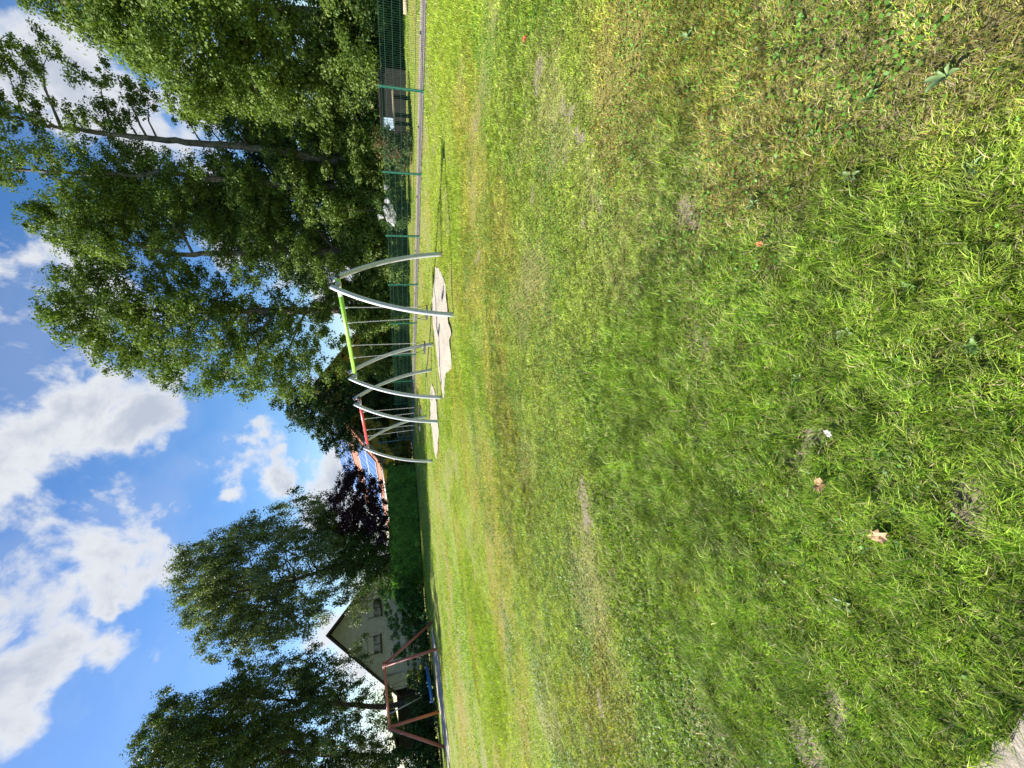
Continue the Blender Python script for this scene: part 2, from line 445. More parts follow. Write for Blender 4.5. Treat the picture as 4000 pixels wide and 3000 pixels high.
C_LUSH = np.array([0.175, 0.305, 0.022]); C_MID = np.array([0.275, 0.360, 0.038]); C_YEL = np.array([0.30, 0.37, 0.055])
C_DRY = np.array([0.38, 0.32, 0.16]); C_RUST = np.array([0.36, 0.27, 0.07]); C_SOIL = np.array([0.26, 0.21, 0.155])

# ------------------------------------------------------------------ ground
def build_ground():
    def axis(lim, near, far_n):
        a = np.arange(0, near, 0.10); b = near * (lim / near) ** (np.linspace(0, 1, far_n))
        return np.concatenate([a, b])
    xp = axis(400, 9, 60); xs = np.concatenate([-xp[:0:-1], xp])
    yp = np.concatenate([-(3 * (400 / 3) ** np.linspace(1, 0, 16)), np.arange(-2.5, 0, 0.5), np.arange(0, 12, 0.10), np.arange(12, 40, 0.5), 40 * 10 ** np.linspace(0, 1, 20)])
    X, Y = np.meshgrid(xs, yp)
    Z = height(X, Y)
    for P in POLYS[:2]:
        c = P.mean(0)
    nx, ny = len(xs), len(yp)
    V = np.stack([X.ravel(), Y.ravel(), Z.ravel()], 1)
    i, j = np.meshgrid(np.arange(ny - 1), np.arange(nx - 1), indexing='ij')
    a = (i * nx + j).ravel()
    Fc = np.stack([a, a + 1, a + nx + 1, a + nx], 1)
    cx, cy = V[Fc].mean(1)[:, 0], V[Fc].mean(1)[:, 1]
    lu, dr, ru, ba = lawn_masks(cx, cy)
    base = C_MID * 0.62 + C_SOIL * 0.18
    col = np.tile(base, (len(cx), 1))
    def mixc(col, m, c): return col * (1 - m[:, None]) + c * m[:, None]
    col = mixc(col, lu * 0.8, C_LUSH * 0.7)
    col = mixc(col, dr * 0.6, C_DRY * 0.7)
    col = mixc(col, ru * 0.6, C_RUST * 0.8)
    col = mixc(col, ba * 0.9, C_SOIL)
    o = mesh_np('ground', V, Fc, col, 'tint', M['ground'], smooth=True)
    tag(o, 'mown park lawn with yellowed, rusty and bare patches', None, None, 'structure')
build_ground()

def build_sands():
    names = ['sand_pit'] * 5
    labels = ['beige worn sand patch under the green-beamed swing', 'beige worn sand patch under the red-beamed swing',
              'grey shaded sand pit under the old red swing frame', 'pale bare sand at the near left edge of the lawn', 'small pale bare sand spot near the viewer']
    for k, P in enumerate(POLYS):
        # fine grid clipped to the outline so the surface can undulate
        lo, hi = P.min(0), P.max(0); st = 0.12 if k < 3 else 0.03
        gx = np.arange(lo[0] - st, hi[0] + st, st); gy = np.arange(lo[1] - st, hi[1] + st, st)
        X, Y = np.meshgrid(gx, gy)
        import mathutils
        from mathutils.geometry import delaunay_2d_cdt
        ins = inside(P, X.ravel(), Y.ravel())
        pts = [Vector(p) for p in P] + [Vector((a, b)) for a, b in zip(X.ravel()[ins], Y.ravel()[ins])]
        n = len(P)
        vs, es, fs, *_ = delaunay_2d_cdt(pts, [(i, (i + 1) % n) for i in range(n)], [], 0, 1e-4)
        vx = np.array([v[0] for v in vs]); vy = np.array([v[1] for v in vs])
        cx = np.array([np.mean([vx[i] for i in f]) for f in fs]); cy = np.array([np.mean([vy[i] for i in f]) for f in fs])
        ok = inside(P, cx, cy)
        z = height(vx, vy) + 0.012 + (fbm(vx * 2.5, vy * 2.5, 5, 4) - 0.5) * 0.07 + 0.012
        mb = MB(); mb.add(list(zip(vx, vy, z)), [tuple(f) for f, q in zip(fs, ok) if q], True)
        o = mb.build(names[k], M['sand']); tag(o, labels[k], None, None, 'structure')
build_sands()

# paved path just behind the fence
def build_path():
    mb = MB(); n = 40
    L0, L1 = -6.0, 26.0
    for i in range(n):
        for (w0, w1) in ((0.10, 0.95),):
            a = FENCE0 + FD * (L0 + (L1 - L0) * i / n); b = FENCE0 + FD * (L0 + (L1 - L0) * (i + 1) / n)
            p = [a + FN * w0, b + FN * w0, b + FN * w1, a + FN * w1]
            mb.add([(*q, 0.012) for q in p], [(3, 2, 1, 0)])
    o = mb.build('path', M['paving']); o.rotation_euler = (0, 0, 0)
    tag(o, 'narrow strip of pinkish grey paving stones along the green fence', None, None, 'structure')
    kb = MB()
    a = FENCE0 + FD * L0; b = FENCE0 + FD * L1
    def strip(w0, w1, z0, z1):
        q = [a + FN * w0, b + FN * w0, b + FN * w1, a + FN * w1]
        kb.add([(*p, z0) for p in q] + [(*p, z1) for p in q], [(7, 6, 5, 4), (0, 1, 5, 4), (1, 2, 6, 5), (2, 3, 7, 6), (3, 0, 4, 7)])
    strip(0.953, 1.01, -0.05, 0.05); strip(0.05, 0.097, -0.05, 0.025)
    o = kb.build('kerb', principled('kerb_concrete', (0.36, 0.30, 0.26), 0.9, 0, 0.2, ((0.28, 0.22, 0.19), 8, 0.4, 0.7)))
    tag(o, 'low concrete edging on both sides of the paved strip', None, None, 'structure')
build_path()

# ------------------------------------------------------------------ grass blades
def in_view(x, y, margin=250):
    z = 0.0
    d = x * FW[0] + y * FW[1] + (z - EYE) * FW[2]
    u = (x * RT[0] + y * RT[1] + (z - EYE) * RT[2]) / np.maximum(d, 1e-3) * F_PX + 1500
    v = (x * DN[0] + y * DN[1] + (z - EYE) * DN[2]) / np.maximum(d, 1e-3) * F_PX + 2000
    return (d > 0.1) & (u > -margin) & (u < 3000 + margin) & (v < 4000 + margin)

def scatter(n, r0, r1, seed):
    g = np.random.default_rng(seed)
    r = np.sqrt(g.uniform(r0 * r0, r1 * r1, n)); a = g.uniform(R(-62), R(56), n)
    x, y = r * np.sin(a), r * np.cos(a)
    k = in_view(x, y)
    return x[k], y[k], g

def grass_cols(x, y, g, straw=0.10):
    lu, dr, ru, ba = lawn_masks(x, y)
    n = len(x)
    fine = fbm(x * 7, y * 7, 71, 3)
    c = np.tile(C_MID, (n, 1))
    t = sstep(fine, 0.35, 0.65)[:, None]
    c = c * (1 - t * 0.5) + C_YEL * t * 0.5
    c = c * (1 - lu[:, None] * 0.75) + C_LUSH * lu[:, None] * 0.75
    p = g.random(n)
    isdry = p < (straw + 0.30 * dr)
    isrust = (~isdry) & (g.random(n) < 0.55 * ru)
    c[isdry] = C_DRY * g.uniform(0.7, 1.35, (isdry.sum(), 1))
    c[isrust] = C_RUST * g.uniform(0.7, 1.2, (isrust.sum(), 1))
    yel = (~isdry) & (g.random(n) < 0.18)
    c[yel] = C_YEL * g.uniform(0.9, 1.3, (yel.sum(), 1))
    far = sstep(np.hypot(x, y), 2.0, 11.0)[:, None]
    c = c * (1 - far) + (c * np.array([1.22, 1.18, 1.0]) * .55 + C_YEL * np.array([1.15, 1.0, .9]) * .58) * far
    c = c * (0.62 + 0.76 * vnoise(x * 14, y * 14, 81))[:, None] * (0.8 + .4 * fbm(x * 3, y * 3, 83, 2))[:, None]
    c = c * g.uniform(0.50, 1.50, (n, 1)) * g.uniform(0.92, 1.08, (n, 3))
    return c, lu, dr, ba, isdry

def keep_lawn(x, y, g, ba):
    k = g.random(len(x)) > ba * 0.85
    for i, P in enumerate(POLYS):
        j = (0.16, 0.2, 0.2, 0.03)[i] * g.random(len(x)) ** 2
        a_ = g.uniform(0, 6.28, len(x)); k &= ~inside(P, x + np.cos(a_) * j, y + np.sin(a_) * j)
    s = fence_side(x, y)
    k &= ~((s > 0.02) & (s < 1.0))
    return k

def blades5(x, y, g, h, w, lean, c):
    n = len(x)
    # blades grow in tufts that share a lay
    az = fbm(x * 8, y * 8, 401, 2) * 16.0 + fbm(x * 1.2, y * 1.2, 402, 2) * 9.0 + g.normal(0, 1.15, n)
    dx, dy = np.cos(az), np.sin(az)
    wa = az + math.pi / 2 + g.uniform(-0.5, 0.5, n)
    wx, wy = np.cos(wa) * w / 2, np.sin(wa) * w / 2
    z0 = height(x, y) - 0.004
    hz = h * np.cos(lean * 0.6); hx = h * np.sin(lean * 0.6)
    m_z = z0 + hz * 0.55; m_x = x + dx * hx * 0.35; m_y = y + dy * hx * 0.35
    tz = z0 + h * np.cos(lean) * 0.95; tx = x + dx * h * np.sin(lean); ty = y + dy * h * np.sin(lean)
    tz = np.maximum(tz, z0 + 0.008)
    V = np.empty((n, 5, 3), np.float32)
    V[:, 0] = np.stack([x - wx, y - wy, z0], 1); V[:, 1] = np.stack([x + wx, y + wy, z0], 1)
    V[:, 2] = np.stack([m_x + wx * .85, m_y + wy * .85, m_z], 1); V[:, 3] = np.stack([m_x - wx * .85, m_y - wy * .85, m_z], 1)
    V[:, 4] = np.stack([tx, ty, tz], 1)
    b = np.arange(n)[:, None] * 5
    # all as triangles
    Fc = np.concatenate([b + [0, 1, 2], b + [0, 2, 3], b + [3, 2, 4]], 0)
    return V.reshape(-1, 3), Fc, np.concatenate([c, c, c], 0)

def tris(x, y, g, h, w, lean, c):
    n = len(x); az = g.uniform(0, 2 * math.pi, n); wa = g.uniform(0, math.pi, n)
    wx, wy = np.cos(wa) * w / 2, np.sin(wa) * w / 2
    z0 = height(x, y) - 0.004
    V = np.empty((n, 3, 3), np.float32)
    V[:, 0] = np.stack([x - wx, y - wy, z0], 1); V[:, 1] = np.stack([x + wx, y + wy, z0], 1)
    V[:, 2] = np.stack([x + np.cos(az) * h * np.sin(lean), y + np.sin(az) * h * np.sin(lean), z0 + h * np.cos(lean)], 1)
    Fc = np.arange(n)[:, None] * 3 + [0, 1, 2]
    return V.reshape(-1, 3), Fc, c

def build_grass():
    parts = []
    # near: individual blades; farther: fewer and broader
    for (n, r0, r1, w, h, seed, near) in ((640000, 0.5, 3.0, 0.0027, 0.040, 1, True), (760000, 3.0, 7.0, 0.0048, 0.038, 2, True),
                                          (520000, 7.0, 14.0, 0.011, 0.045, 3, False), (420000, 14.0, 36.0, 0.022, 0.050, 4, False)):
        x, y, g = scatter(n, r0, r1, seed)
        if near:     # pull most of the blades together into tufts, leaving small dark gaps
            q = 0.028 if r0 < 2 else 0.045
            cx_ = (np.floor(x / q) + .5 + (vnoise(np.floor(x / q), np.floor(y / q), 501) - .5) * .8) * q
            cy_ = (np.floor(y / q) + .5 + (vnoise(np.floor(x / q), np.floor(y / q), 502) - .5) * .8) * q
            pull = (g.random(len(x)) < .6) * g.uniform(.3, .75, len(x))
            x = x + (cx_ - x) * pull; y = y + (cy_ - y) * pull
        c, lu, dr, ba, isdry = grass_cols(x, y, g, 0.13 if near else 0.08)
        k = keep_lawn(x, y, g, ba)
        x, y, c, lu, dr, isdry = x[k], y[k], c[k], lu[k], dr[k], isdry[k]
        m_ = len(x)
        clump = fbm(x * 9, y * 9, 131, 2)
        hh = h * g.uniform(0.45, 1.25, m_) * (0.75 + 0.75 * lu) * (0.6 + 0.8 * clump) * (1 - 0.35 * dr)
        lean = np.clip(g.normal(0.75, 0.38, m_), 0.05, 1.45); lean[isdry] = np.clip(lean[isdry] + 0.45, 0, 1.5)
        ww = w * g.uniform(0.6, 1.5, m_)
        lb = g.random(m_) < 0.015
        hh[lb] *= 1.9; ww[lb] *= 1.2
        parts.append((blades5 if near else tris)(x, y, g, hh, ww, lean, c))
    V = np.concatenate([p[0] for p in parts]); off = 0; Fs = []
    for p in parts: Fs.append(p[1] + off); off += len(p[0])
    o = mesh_np('grass', V, np.concatenate(Fs), np.concatenate([p[2] for p in parts]), 'tint', M['grass'])
    tag(o, 'short mown grass with straw-coloured and lush green patches', 'grass', None, 'stuff')

    # clover and broad-leaved weeds between the blades
    x, y, g = scatter(150000, 0.5, 9.0, 11)
    pk = fbm(x * 1.8, y * 1.8, 211, 3)
    k = (g.random(len(x)) < sstep(pk, 0.45, 0.68) * 0.75 + 0.05)
    x, y = x[k], y[k]
    _, _, _, ba = lawn_masks(x, y); k = keep_lawn(x, y, g, ba); x, y = x[k], y[k]
    n = len(x); s = g.uniform(0.004, 0.0095, n) * (1 + 0.35 * sstep(np.hypot(x, y), 3, 8))
    V = []; z = height(x, y) + g.uniform(0.008, 0.035, n)
    az = g.uniform(0, 6.28, n); tl = g.normal(0, 0.35, (n, 2))
    a = np.stack([np.cos(az), np.sin(az), tl[:, 0]], 1) * s[:, None]; b = np.stack([-np.sin(az), np.cos(az), tl[:, 1]], 1) * s[:, None] * 0.8
    P = np.stack([x, y, z], 1)
    V = np.stack([P - a, P - a * .25 - b, P + a * .6 - b * .75, P + a, P + a * .6 + b * .75, P - a * .25 + b], 1).reshape(-1, 3)
    Fc = np.arange(n)[:, None] * 6 + np.arange(6)
    c = (np.array([0.10, 0.22, 0.03]) * g.uniform(0.6, 1.6, (n, 1))) * g.uniform(0.9, 1.1, (n, 3))
    o = mesh_np('clover', V, Fc, c, 'tint', M['grass'])
    tag(o, 'small round clover leaves among the grass', 'clover', None, 'stuff')

    # white clover blossoms
    x, y, g = scatter(2600, 1.0, 20.0, 12)
    d = np.hypot(x, y); s_ = fence_side(x, y)
    pk = fbm(x * 0.7, y * 0.7, 301, 3)
    k = (g.random(len(x)) < np.where(s_ > -3.2, 0.8, sstep(pk, 0.55, 0.8) * 0.12 + .02)) & (s_ < 0)
    x, y = x[k], y[k]; n = len(x)
    s = g.uniform(0.005, 0.009, n) * (1 + 1.2 * sstep(np.hypot(x, y), 4, 14)); z = height(x, y) + g.uniform(0.02, 0.045, n)
    oc = np.array([(1,0,0),(0,1,0),(-1,0,0),(0,-1,0),(0,0,1),(0,0,-1)], float); fo = np.array([(0,1,4),(1,2,4),(2,3,4),(3,0,4),(1,0,5),(2,1,5),(3,2,5),(0,3,5)])
    V = (np.stack([x, y, z], 1)[:, None] + oc[None] * s[:, None, None]).reshape(-1, 3)
    Fc = (np.arange(n)[:, None, None] * 6 + fo[None]).reshape(-1, 3)
    o = mesh_np('clover_blossom', V, Fc, np.tile((0.62, 0.60, 0.52), (len(Fc), 1)), 'tint', M['grass'])
    tag(o, 'tiny white clover blossoms dotted over the lawn', 'clover blossoms', None, 'stuff')
build_grass()

# broad-leaved weeds (plantain and dandelion rosettes)
def rosette_mesh(kind, seed):
    g = np.random.default_rng(seed); mb = MB()
    n = g.integers(6, 10)
    for i in range(n):
        a = i * 2 * math.pi / n + g.uniform(-.3, .3); L = g.uniform(.018, .042); w = L * (0.2 if kind == 0 else 0.13)
        rise = g.uniform(.01, .03)
        prev = None; pts = []
        for t in (0, .3, .6, .85, 1.0):
            ww = w * math.sin(math.pi * min(max(t * .95 + .05, 0), 1)) * (1 if kind == 0 else (0.7 + .5 * ((int(t * 10)) % 2)))
            r = L * t; z = .004 + rise * math.sin(t * 2.2)
            c = Vector((math.cos(a) * r, math.sin(a) * r, z)); s = Vector((-math.sin(a), math.cos(a), 0)) * ww
            pts.append((c - s, c + Vector((0, 0, -.003)), c + s))
        vs = [p for tr in pts for p in tr]; fs = []
        for k in range(4):
            for q in range(2): fs.append((k * 3 + q, k * 3 + q + 1, (k + 1) * 3 + q + 1, (k + 1) * 3 + q))
        mb.add(vs, fs, True)
    return mb
def weed_mat(name, col): return principled(name, col, 0.5, 0, 0.4, (tuple(c * .7 for c in col), 60, 0.4, 0.7))
WM = [weed_mat('weed_leaf', (0.10, 0.19, 0.035)), weed_mat('pale_weed_leaf', (0.15, 0.23, 0.08))]
def build_weeds():
    g = np.random.default_rng(5)
    protos = []
    spots = [(1880,3550),(2250,3080),(2310,3320),(2200,2950),(2620,3400),(2480,3180),(2700,3700),(2150,3560),(2050,3290),(2780,3050),(1700,3300),(1520,3120),(1240,3460),(900,3120),(640,3300),(380,2950),(2380,2480),(2560,2350),(2590,2010),(1420,3700),(1980,2750),(760,3700),(2850,2700),(2350,3800),(1650,3800)]
    for i, (U, V) in enumerate(spots):
        p = gnd(U, V); k = i % 4
        if i < 4:
            o = rosette_mesh(i % 2, 40 + i).build('weed_rosette', WM[i // 2]); protos.append(o)
        else:
            o = protos[k].copy(); COL.objects.link(o)
        o.location = (p[0], p[1], height(p[0], p[1]) + 0.012); o.rotation_euler = (g.uniform(-.1, .1), g.uniform(-.1, .1), g.uniform(0, 6))
        s = g.uniform(.8, 1.25); o.scale = (s, s, s)
        tag(o, 'small flat rosette of broad green weed leaves in the lawn', 'weed', 'broad-leaved weeds in the lawn')
build_weeds()

def dry_leaf(U, V, size, label, seed, mat=None):
    g = np.random.default_rng(seed); p = gnd(U, V)
    mb = MB(); n = 14; ring = []
    for i in range(n):
        a = 2 * math.pi * i / n; r = size * (0.75 + 0.35 * (i % 2) + g.uniform(-.12, .12)) * 0.5
        ring.append((math.cos(a) * r * 1.15, math.sin(a) * r * .85, .01 + g.uniform(0, size * .3)))
    mid = [(x * .5, y * .5, .012 + g.uniform(0, size * .12)) for x, y, z in ring]
    vs = ring + mid + [(0, 0, .01)]
    fs = [(i, (i + 1) % n, n + (i + 1) % n, n + i) for i in range(n)] + [(n + i, n + (i + 1) % n, 2 * n) for i in range(n)]
    mb.add(vs, fs, False)
    mb.tube([(size * .4, 0, .01), (size * .75, size * .1, .02)], .0012, 5)
    o = mb.build('dry_leaf', mat or M['dryleaf'])
    o.location = (p[0], p[1], height(p[0], p[1]) + .038); o.rotation_euler = (.15, -.1, g.uniform(0, 6))
    tag(o, label, 'leaf')
dry_leaf(1112, 3228, .060, 'curled orange-brown dry leaf lying in lush grass, farther from the viewer', 1)
dry_leaf(915, 3458, .062, 'flat light brown dry leaf on dark soil in the grass, nearer the viewer', 2, principled('pale_dry_leaf', (0.50, 0.33, 0.19), 0.7, 0, 0.3, ((0.33, 0.19, 0.09), 60, 0.5, 0.65)))
dry_leaf(1310, 3257, .032, 'small greyish white dry leaf in the lush grass', 3, principled('white_dry_leaf', (0.55, 0.50, 0.45), 0.8))
dry_leaf(2045, 2985, .030, 'tiny reddish orange leaf on the lawn near a bare patch', 4, principled('red_dry_leaf', (0.50, 0.17, 0.06), 0.7))
dry_leaf(2848, 2066, .08, 'small red leaf far out on the lawn before the fence', 5, principled('red_leaf', (0.55, 0.10, 0.04), 0.7))

# ------------------------------------------------------------------ metal swings
def swing_frame(x, y, ang, beam_mat, label, colour):
    """empty at the ground under the near end; local +Y runs along the beam away from the viewer"""
    H, W, L, OV = 2.612, 1.088, 3.995, 0.198
    root = empty('swing_set', (x, y, 0), -ang)
    tag(root, label, 'swing set', 'metal swing sets with curved legs')
    b = MB(); b.tube([(0, -OV, H), (0, L + OV, H)], .055, 16); b.build('beam', beam_mat, root)
    for yy, s in ((-OV, -1), (L + OV, 1)):
        c = MB(); c.tube([(0, yy + s * .001, H), (0, yy + s * .035, H), (0, yy + s * .05, H)], [.060, .060, .045], 16); c.build('end_cap', M['black'], root)
    for yy in (0.0, L):
        c = MB(); c.tube([(0, yy - .10, H), (0, yy + .10, H)], .063, 16)
        for sx in (-1, 1):
            c.box((sx * .05, yy - .045, H - .05), (sx * .115, yy + .045, H + .05)) if sx > 0 else c.box((-.115, yy - .045, H - .05), (-.05, yy + .045, H + .05))
        c.build('clamp', M['steel'], root)
        for sx in (-1, 1):
            P0 = Vector((sx * W, yy, -0.05)); P2 = Vector((sx * .105, yy, H + .16)); P1 = Vector((sx * (W * .86), yy, H * .60))
            pts = [(P0 * (1 - t) ** 2 + P1 * 2 * t * (1 - t) + P2 * t * t) for t in np.linspace(0, 1, 22)]
            lg = MB(); lg.tube(pts, .060, 14); leg = lg.build('leg', M['steel'], root)
            d = (pts[-1] - pts[-2]).normalized()
            cp = MB(); cp.tube([pts[-1] + d * .002, pts[-1] + d * .03], .0625, 14); cp.build('leg_cap', M['black'], leg)
    st = MB()
    for k in range(7):   # sticker wraps the near end of the beam
        pass
    def wrap(y0, y1, a0, a1, r):
        m_ = MB(); n = 10; vs = []
        for yy in (y0, y1):
            for i in range(n + 1):
                a = a0 + (a1 - a0) * i / n; vs.append((math.cos(a) * r, yy, H + math.sin(a) * r))
        m_.add(vs, [(i, i + 1, n + 2 + i, n + 1 + i) for i in range(n)], True); return m_
    s_ = wrap(.17, .40, R(120), R(235), .0565).build('sticker', M['sticker'], root)
    pr = wrap(.20, .33, R(150), R(205), .0575)
    pr.build('sticker_print', beam_mat, s_)
    return root
GA, RA = -0.541, -0.508
G0 = np.array([2.738, 10.689]); R0 = np.array([-0.174, 15.409])
swing_frame(G0[0], G0[1], GA, M['greenpaint'], 'nearer steel swing frame with curved legs and a light green beam', 'green')
swing_frame(R0[0], R0[1], RA, M['redpaint'], 'farther steel swing frame with curved legs and a bright red beam', 'red')

def chain_mesh(p0, p1):
    """thin chain of alternating links"""
    mb = MB(); p0 = Vector(p0); p1 = Vector(p1); d = p1 - p0; L = d.length; t = d.normalized()
    a = t.cross(Vector((0, 1, 0))).normalized(); b = t.cross(a)
    n = int(L / .034); st = L / n
    for i in range(n):
        c = p0 + t * (st * (i + .5)); s = a if i % 2 == 0 else b
        ring = [c + t * (math.cos(q) * st * .62) + s * (math.sin(q) * .011) for q in np.linspace(0, 2 * math.pi, 7)]
        mb.tube(ring, .0042, 5, False)
    return mb
def make_swing(base, ang, yc, label, sway=0.0):
    H = 2.612; root = empty('swing', (base[0] + math.sin(ang) * yc, base[1] + math.cos(ang) * yc, 0), -ang)
    tag(root, label, 'swing', 'swings with black seats and steel chains')
    zs = .46; sx = sway
    seat = MB()
    # slightly bowed slab with rounded ends
    n = 12; prof = []
    for i in range(n + 1):
        t = -1 + 2 * i / n; yy = t * .235; w = .092 * (1 - .35 * max(0, abs(t) - .75) * 4 * .6)
        z = zs + .012 * t * t
        prof.append([(sx - w, yy, z - .02), (sx + w, yy, z - .02), (sx + w, yy, z + .018), (sx - w, yy, z + .018)])
    vs = [p for r in prof for p in r]; fs = []
    for i in range(n):
        for k in range(4): fs.append((i * 4 + k, i * 4 + (k + 1) % 4, (i + 1) * 4 + (k + 1) % 4, (i + 1) * 4 + k))
    fs += [(3, 2, 1, 0), tuple(n * 4 + k for k in range(4))]
    seat.add(vs, fs); seat.build('seat', M['rubber'], root)
    for s in (-1, 1):
        top = Vector((0, s * .30, H - .15)); bot = Vector((sx, s * .235, zs + .24))
        ch = chain_mesh(top, bot).build('chain', M['chain'], root)
        # forked lower end and the bearing on the beam
        fk = MB()
        for q in (-1, 1):
            fk.tube([bot, (sx + q * .075, s * .225, zs + .018)], .006, 6)
        fk.tube([bot + Vector((0, 0, .03)), bot + Vector((0, 0, -.01))], .012, 8)
        fk.build('seat_bracket', M['black'], root)
        hg = MB(); hg.tube([(0, s * .30, H - .145), (0, s * .30, H - .115), (0, s * .30, H - .06), (0, s * .30, H - .05)], [.012, .026, .026, .020], 10)
        hg.build('hanger', M['steel'], root)
        bo = MB(); bo.tube([(0, s * .30, H + .05), (0, s * .30, H + .075)], .014, 8); bo.build('bolt', M['steel'], root)
    return root
for (base, ang, col) in ((G0, GA, 'green'), (R0, RA, 'red')):
    for yc, nm in ((1.15, 'nearer'), (2.75, 'farther')):
        make_swing(base, ang, yc, f'{nm} of the two black-seated swings hanging from the {col} beam', 0.02)

# ------------------------------------------------------------------ old red swing frame with a nest swing
def build_old_frame():
    ox, oy, oa, H, W, L, SP = -14.446, 25.236, -1.484, 2.963, 1.292, 6.103, 1.108
    root = empty('swing_set', (ox, oy, 0), -oa)
    tag(root, 'old faded red swing frame with splayed straight legs in the shade of the hedge', 'swing set')
    b = MB(); b.tube([(0, SP - .14, H), (0, L - SP + .14, H)], .078, 14); b.build('beam', M['oldred'], root)
    for y0, y1 in ((0, SP), (L, L - SP)):
        for sx in (-1, 1):
            lg = MB(); lg.tube([(sx * W, y0, -.1), (sx * .05, y1, H - .02)], .082, 14); lg.build('leg', M['oldred'], root)
        c = MB(); c.tube([(0, y1 - .16, H), (0, y1 + .16, H)], .098, 14); c.build('joint_sleeve', M['oldred'], root)
    nest = empty('nest_swing', (ox + math.sin(oa) * 3.0, oy + math.cos(oa) * 3.0, 0), -oa)
    tag(nest, 'blue rope nest swing seat hanging low under the old red frame', 'nest swing')
    # local x = across the beam, y = along it
    zc = .52; tilt = -.04; Rr = .86
    ring = [(math.cos(a) * Rr, math.sin(a) * Rr, zc + math.sin(a) * Rr * tilt * 2) for a in np.linspace(0, 2 * math.pi, 37)]
    r_ = MB(); r_.tube(ring, .085, 10, False); r_.build('ring', M['blue'], nest)
    nm = MB()
    for k in range(-6, 7):
        q = k / 7 * Rr; hh = math.sqrt(Rr * Rr - q * q)
        for mode in (0, 1):
            pts = []
            for t in np.linspace(-1, 1, 9):
                a, c_ = (q, t * hh) if mode == 0 else (t * hh, q)
                sag = -.10 * (1 - (a * a + c_ * c_) / Rr / Rr)
                pts.append((a, c_, zc + c_ * tilt * 2 + sag))
            nm.tube(pts, .010, 5, False)
    nm.build('net', M['blue'], nest)
    for sx in (-1, 1):
        for sy in (-1, 1):
            p = Vector((sx * Rr * .72, sy * Rr * .72, zc + sy * Rr * .72 * tilt * 2))
            rp = MB(); rp.tube([p, (0, sy * .45, H - .1)], .010, 6); rp.build('rope', M['black'], nest)
            cc = MB(); cc.tube([p + Vector((0, 0, .07)), p + Vector((0, 0, .15))], .035, 8); cc.build('connector', M['whitecap'], nest)
build_old_frame()

# thin pale pole slanting in front of the shrubs behind the old frame
a = atY(211, 1520, 28.5); b_ = atY(253, 1600, 28.6)
pl = MB(); pl.tube([a, a * .35 + b_ * .65, b_ + (b_ - a) * .6], .035, 8)
pl = pl.build('metal_pole', M['gutter'])
tag(pl, 'thin pale grey pole slanting among the shrubs behind the old red frame', 'pole')

# ------------------------------------------------------------------ fence
def build_fence():
    root = empty('mesh_fence', (FENCE0[0], FENCE0[1], 0), -FA)   # local +Y along the fence, +X behind it
    tag(root, 'long low green double-wire mesh fence in front of the trees', 'fence')
    S = 2.52; HF = 1.226
    def panel():
        mb = MB(); y0, y1 = .03, S - .03
        n = 50
        for i in range(n + 1):
            yy = y0 + (y1 - y0) * i / n
            mb.box((-.002, yy - .0021, .05), (.002, yy + .0021, HF - .02))
        for z in (.07, .26, .46, .66, .86, 1.06, HF - .04):
            for dx in (-.009, .009):
                mb.box((dx - .004, y0, z - .0045), (dx + .004, y1, z + .0045))
        return mb
    first = None; fpost = None
    for k in range(-3, 10):
        if k < 9:
            if first is None: o = first = panel().build('mesh_panel', M['fencewire'], root)
            else: o = first.copy(); COL.objects.link(o)
            o.location = (0, k * S, 0)
        if fpost is None:
            mb = MB(); mb.box((-.02 + .034, -.03, -.3), (.02 + .034, .03, HF + .03)); mb.box((.010, -.034, HF + .03), (.058, .034, HF + .045))
            p = fpost = mb.build('post', M['fence'], root)
        else: p = fpost.copy(); COL.objects.link(p)
        p.location = (0, k * S, 0)
build_fence()

def build_gate_area():
    # two hoop barriers and one tall post where the fence ends
    def barrier(Ua, Ub, V0, V1, lab):
        p = gnd(Ua, V1); q = gnd(Ub, V1 + (Ua - Ub) * .078); q = q * (p[1] / q[1]) if abs(q[1]) > 0 else q
        d = Vector((q[0] - p[0], q[1] - p[1], 0)); L = d.length; ang = math.atan2(d.y, d.x)
        root = empty('hoop_barrier', (p[0], p[1], 0), ang); h = 1.05
        tag(root, lab, 'barrier', 'steel hoop barriers at the exit')
        mb = MB(); r = .10
        pts = [(0, 0, -.1), (0, 0, h - r)] + [(r - r * math.cos(t), 0, h - r + r * math.sin(t)) for t in np.linspace(.2, math.pi / 2, 5)]
        pts += [(L - r + r * math.sin(t), 0, h - r + r * math.cos(t)) for t in np.linspace(0, math.pi / 2 - .2, 5)] + [(L, 0, h - r), (L, 0, -.1)]
        mb.tube(pts, .03, 10); mb.build('hoop', M['steel'], root)
        mb = MB(); mb.tube([(.03, 0, .58), (L - .03, 0, .58)], .025, 8); mb.build('crossbar', M['steel'], root)
    barrier(1297, 1350, 1562, 1608, 'grey steel hoop barrier at the fence end, right of the tall green post')
    barrier(1256, 1205, 1554, 1611, 'grey steel hoop barrier at the fence end, left of the tall green post')
    p = gnd(1286, 1612)
    mb = MB(); mb.tube([(p[0], p[1], -.2), (p[0], p[1], 2.55)], .045, 10); mb.tube([(p[0], p[1], 2.55), (p[0], p[1], 2.6)], .06, 10)
    o = mb.build('tall_post', principled('weathered_green_post', (0.12, 0.20, 0.19), 0.5, .3)); tag(o, 'tall slim grey-green post standing between the two hoop barriers', 'post')
build_gate_area()

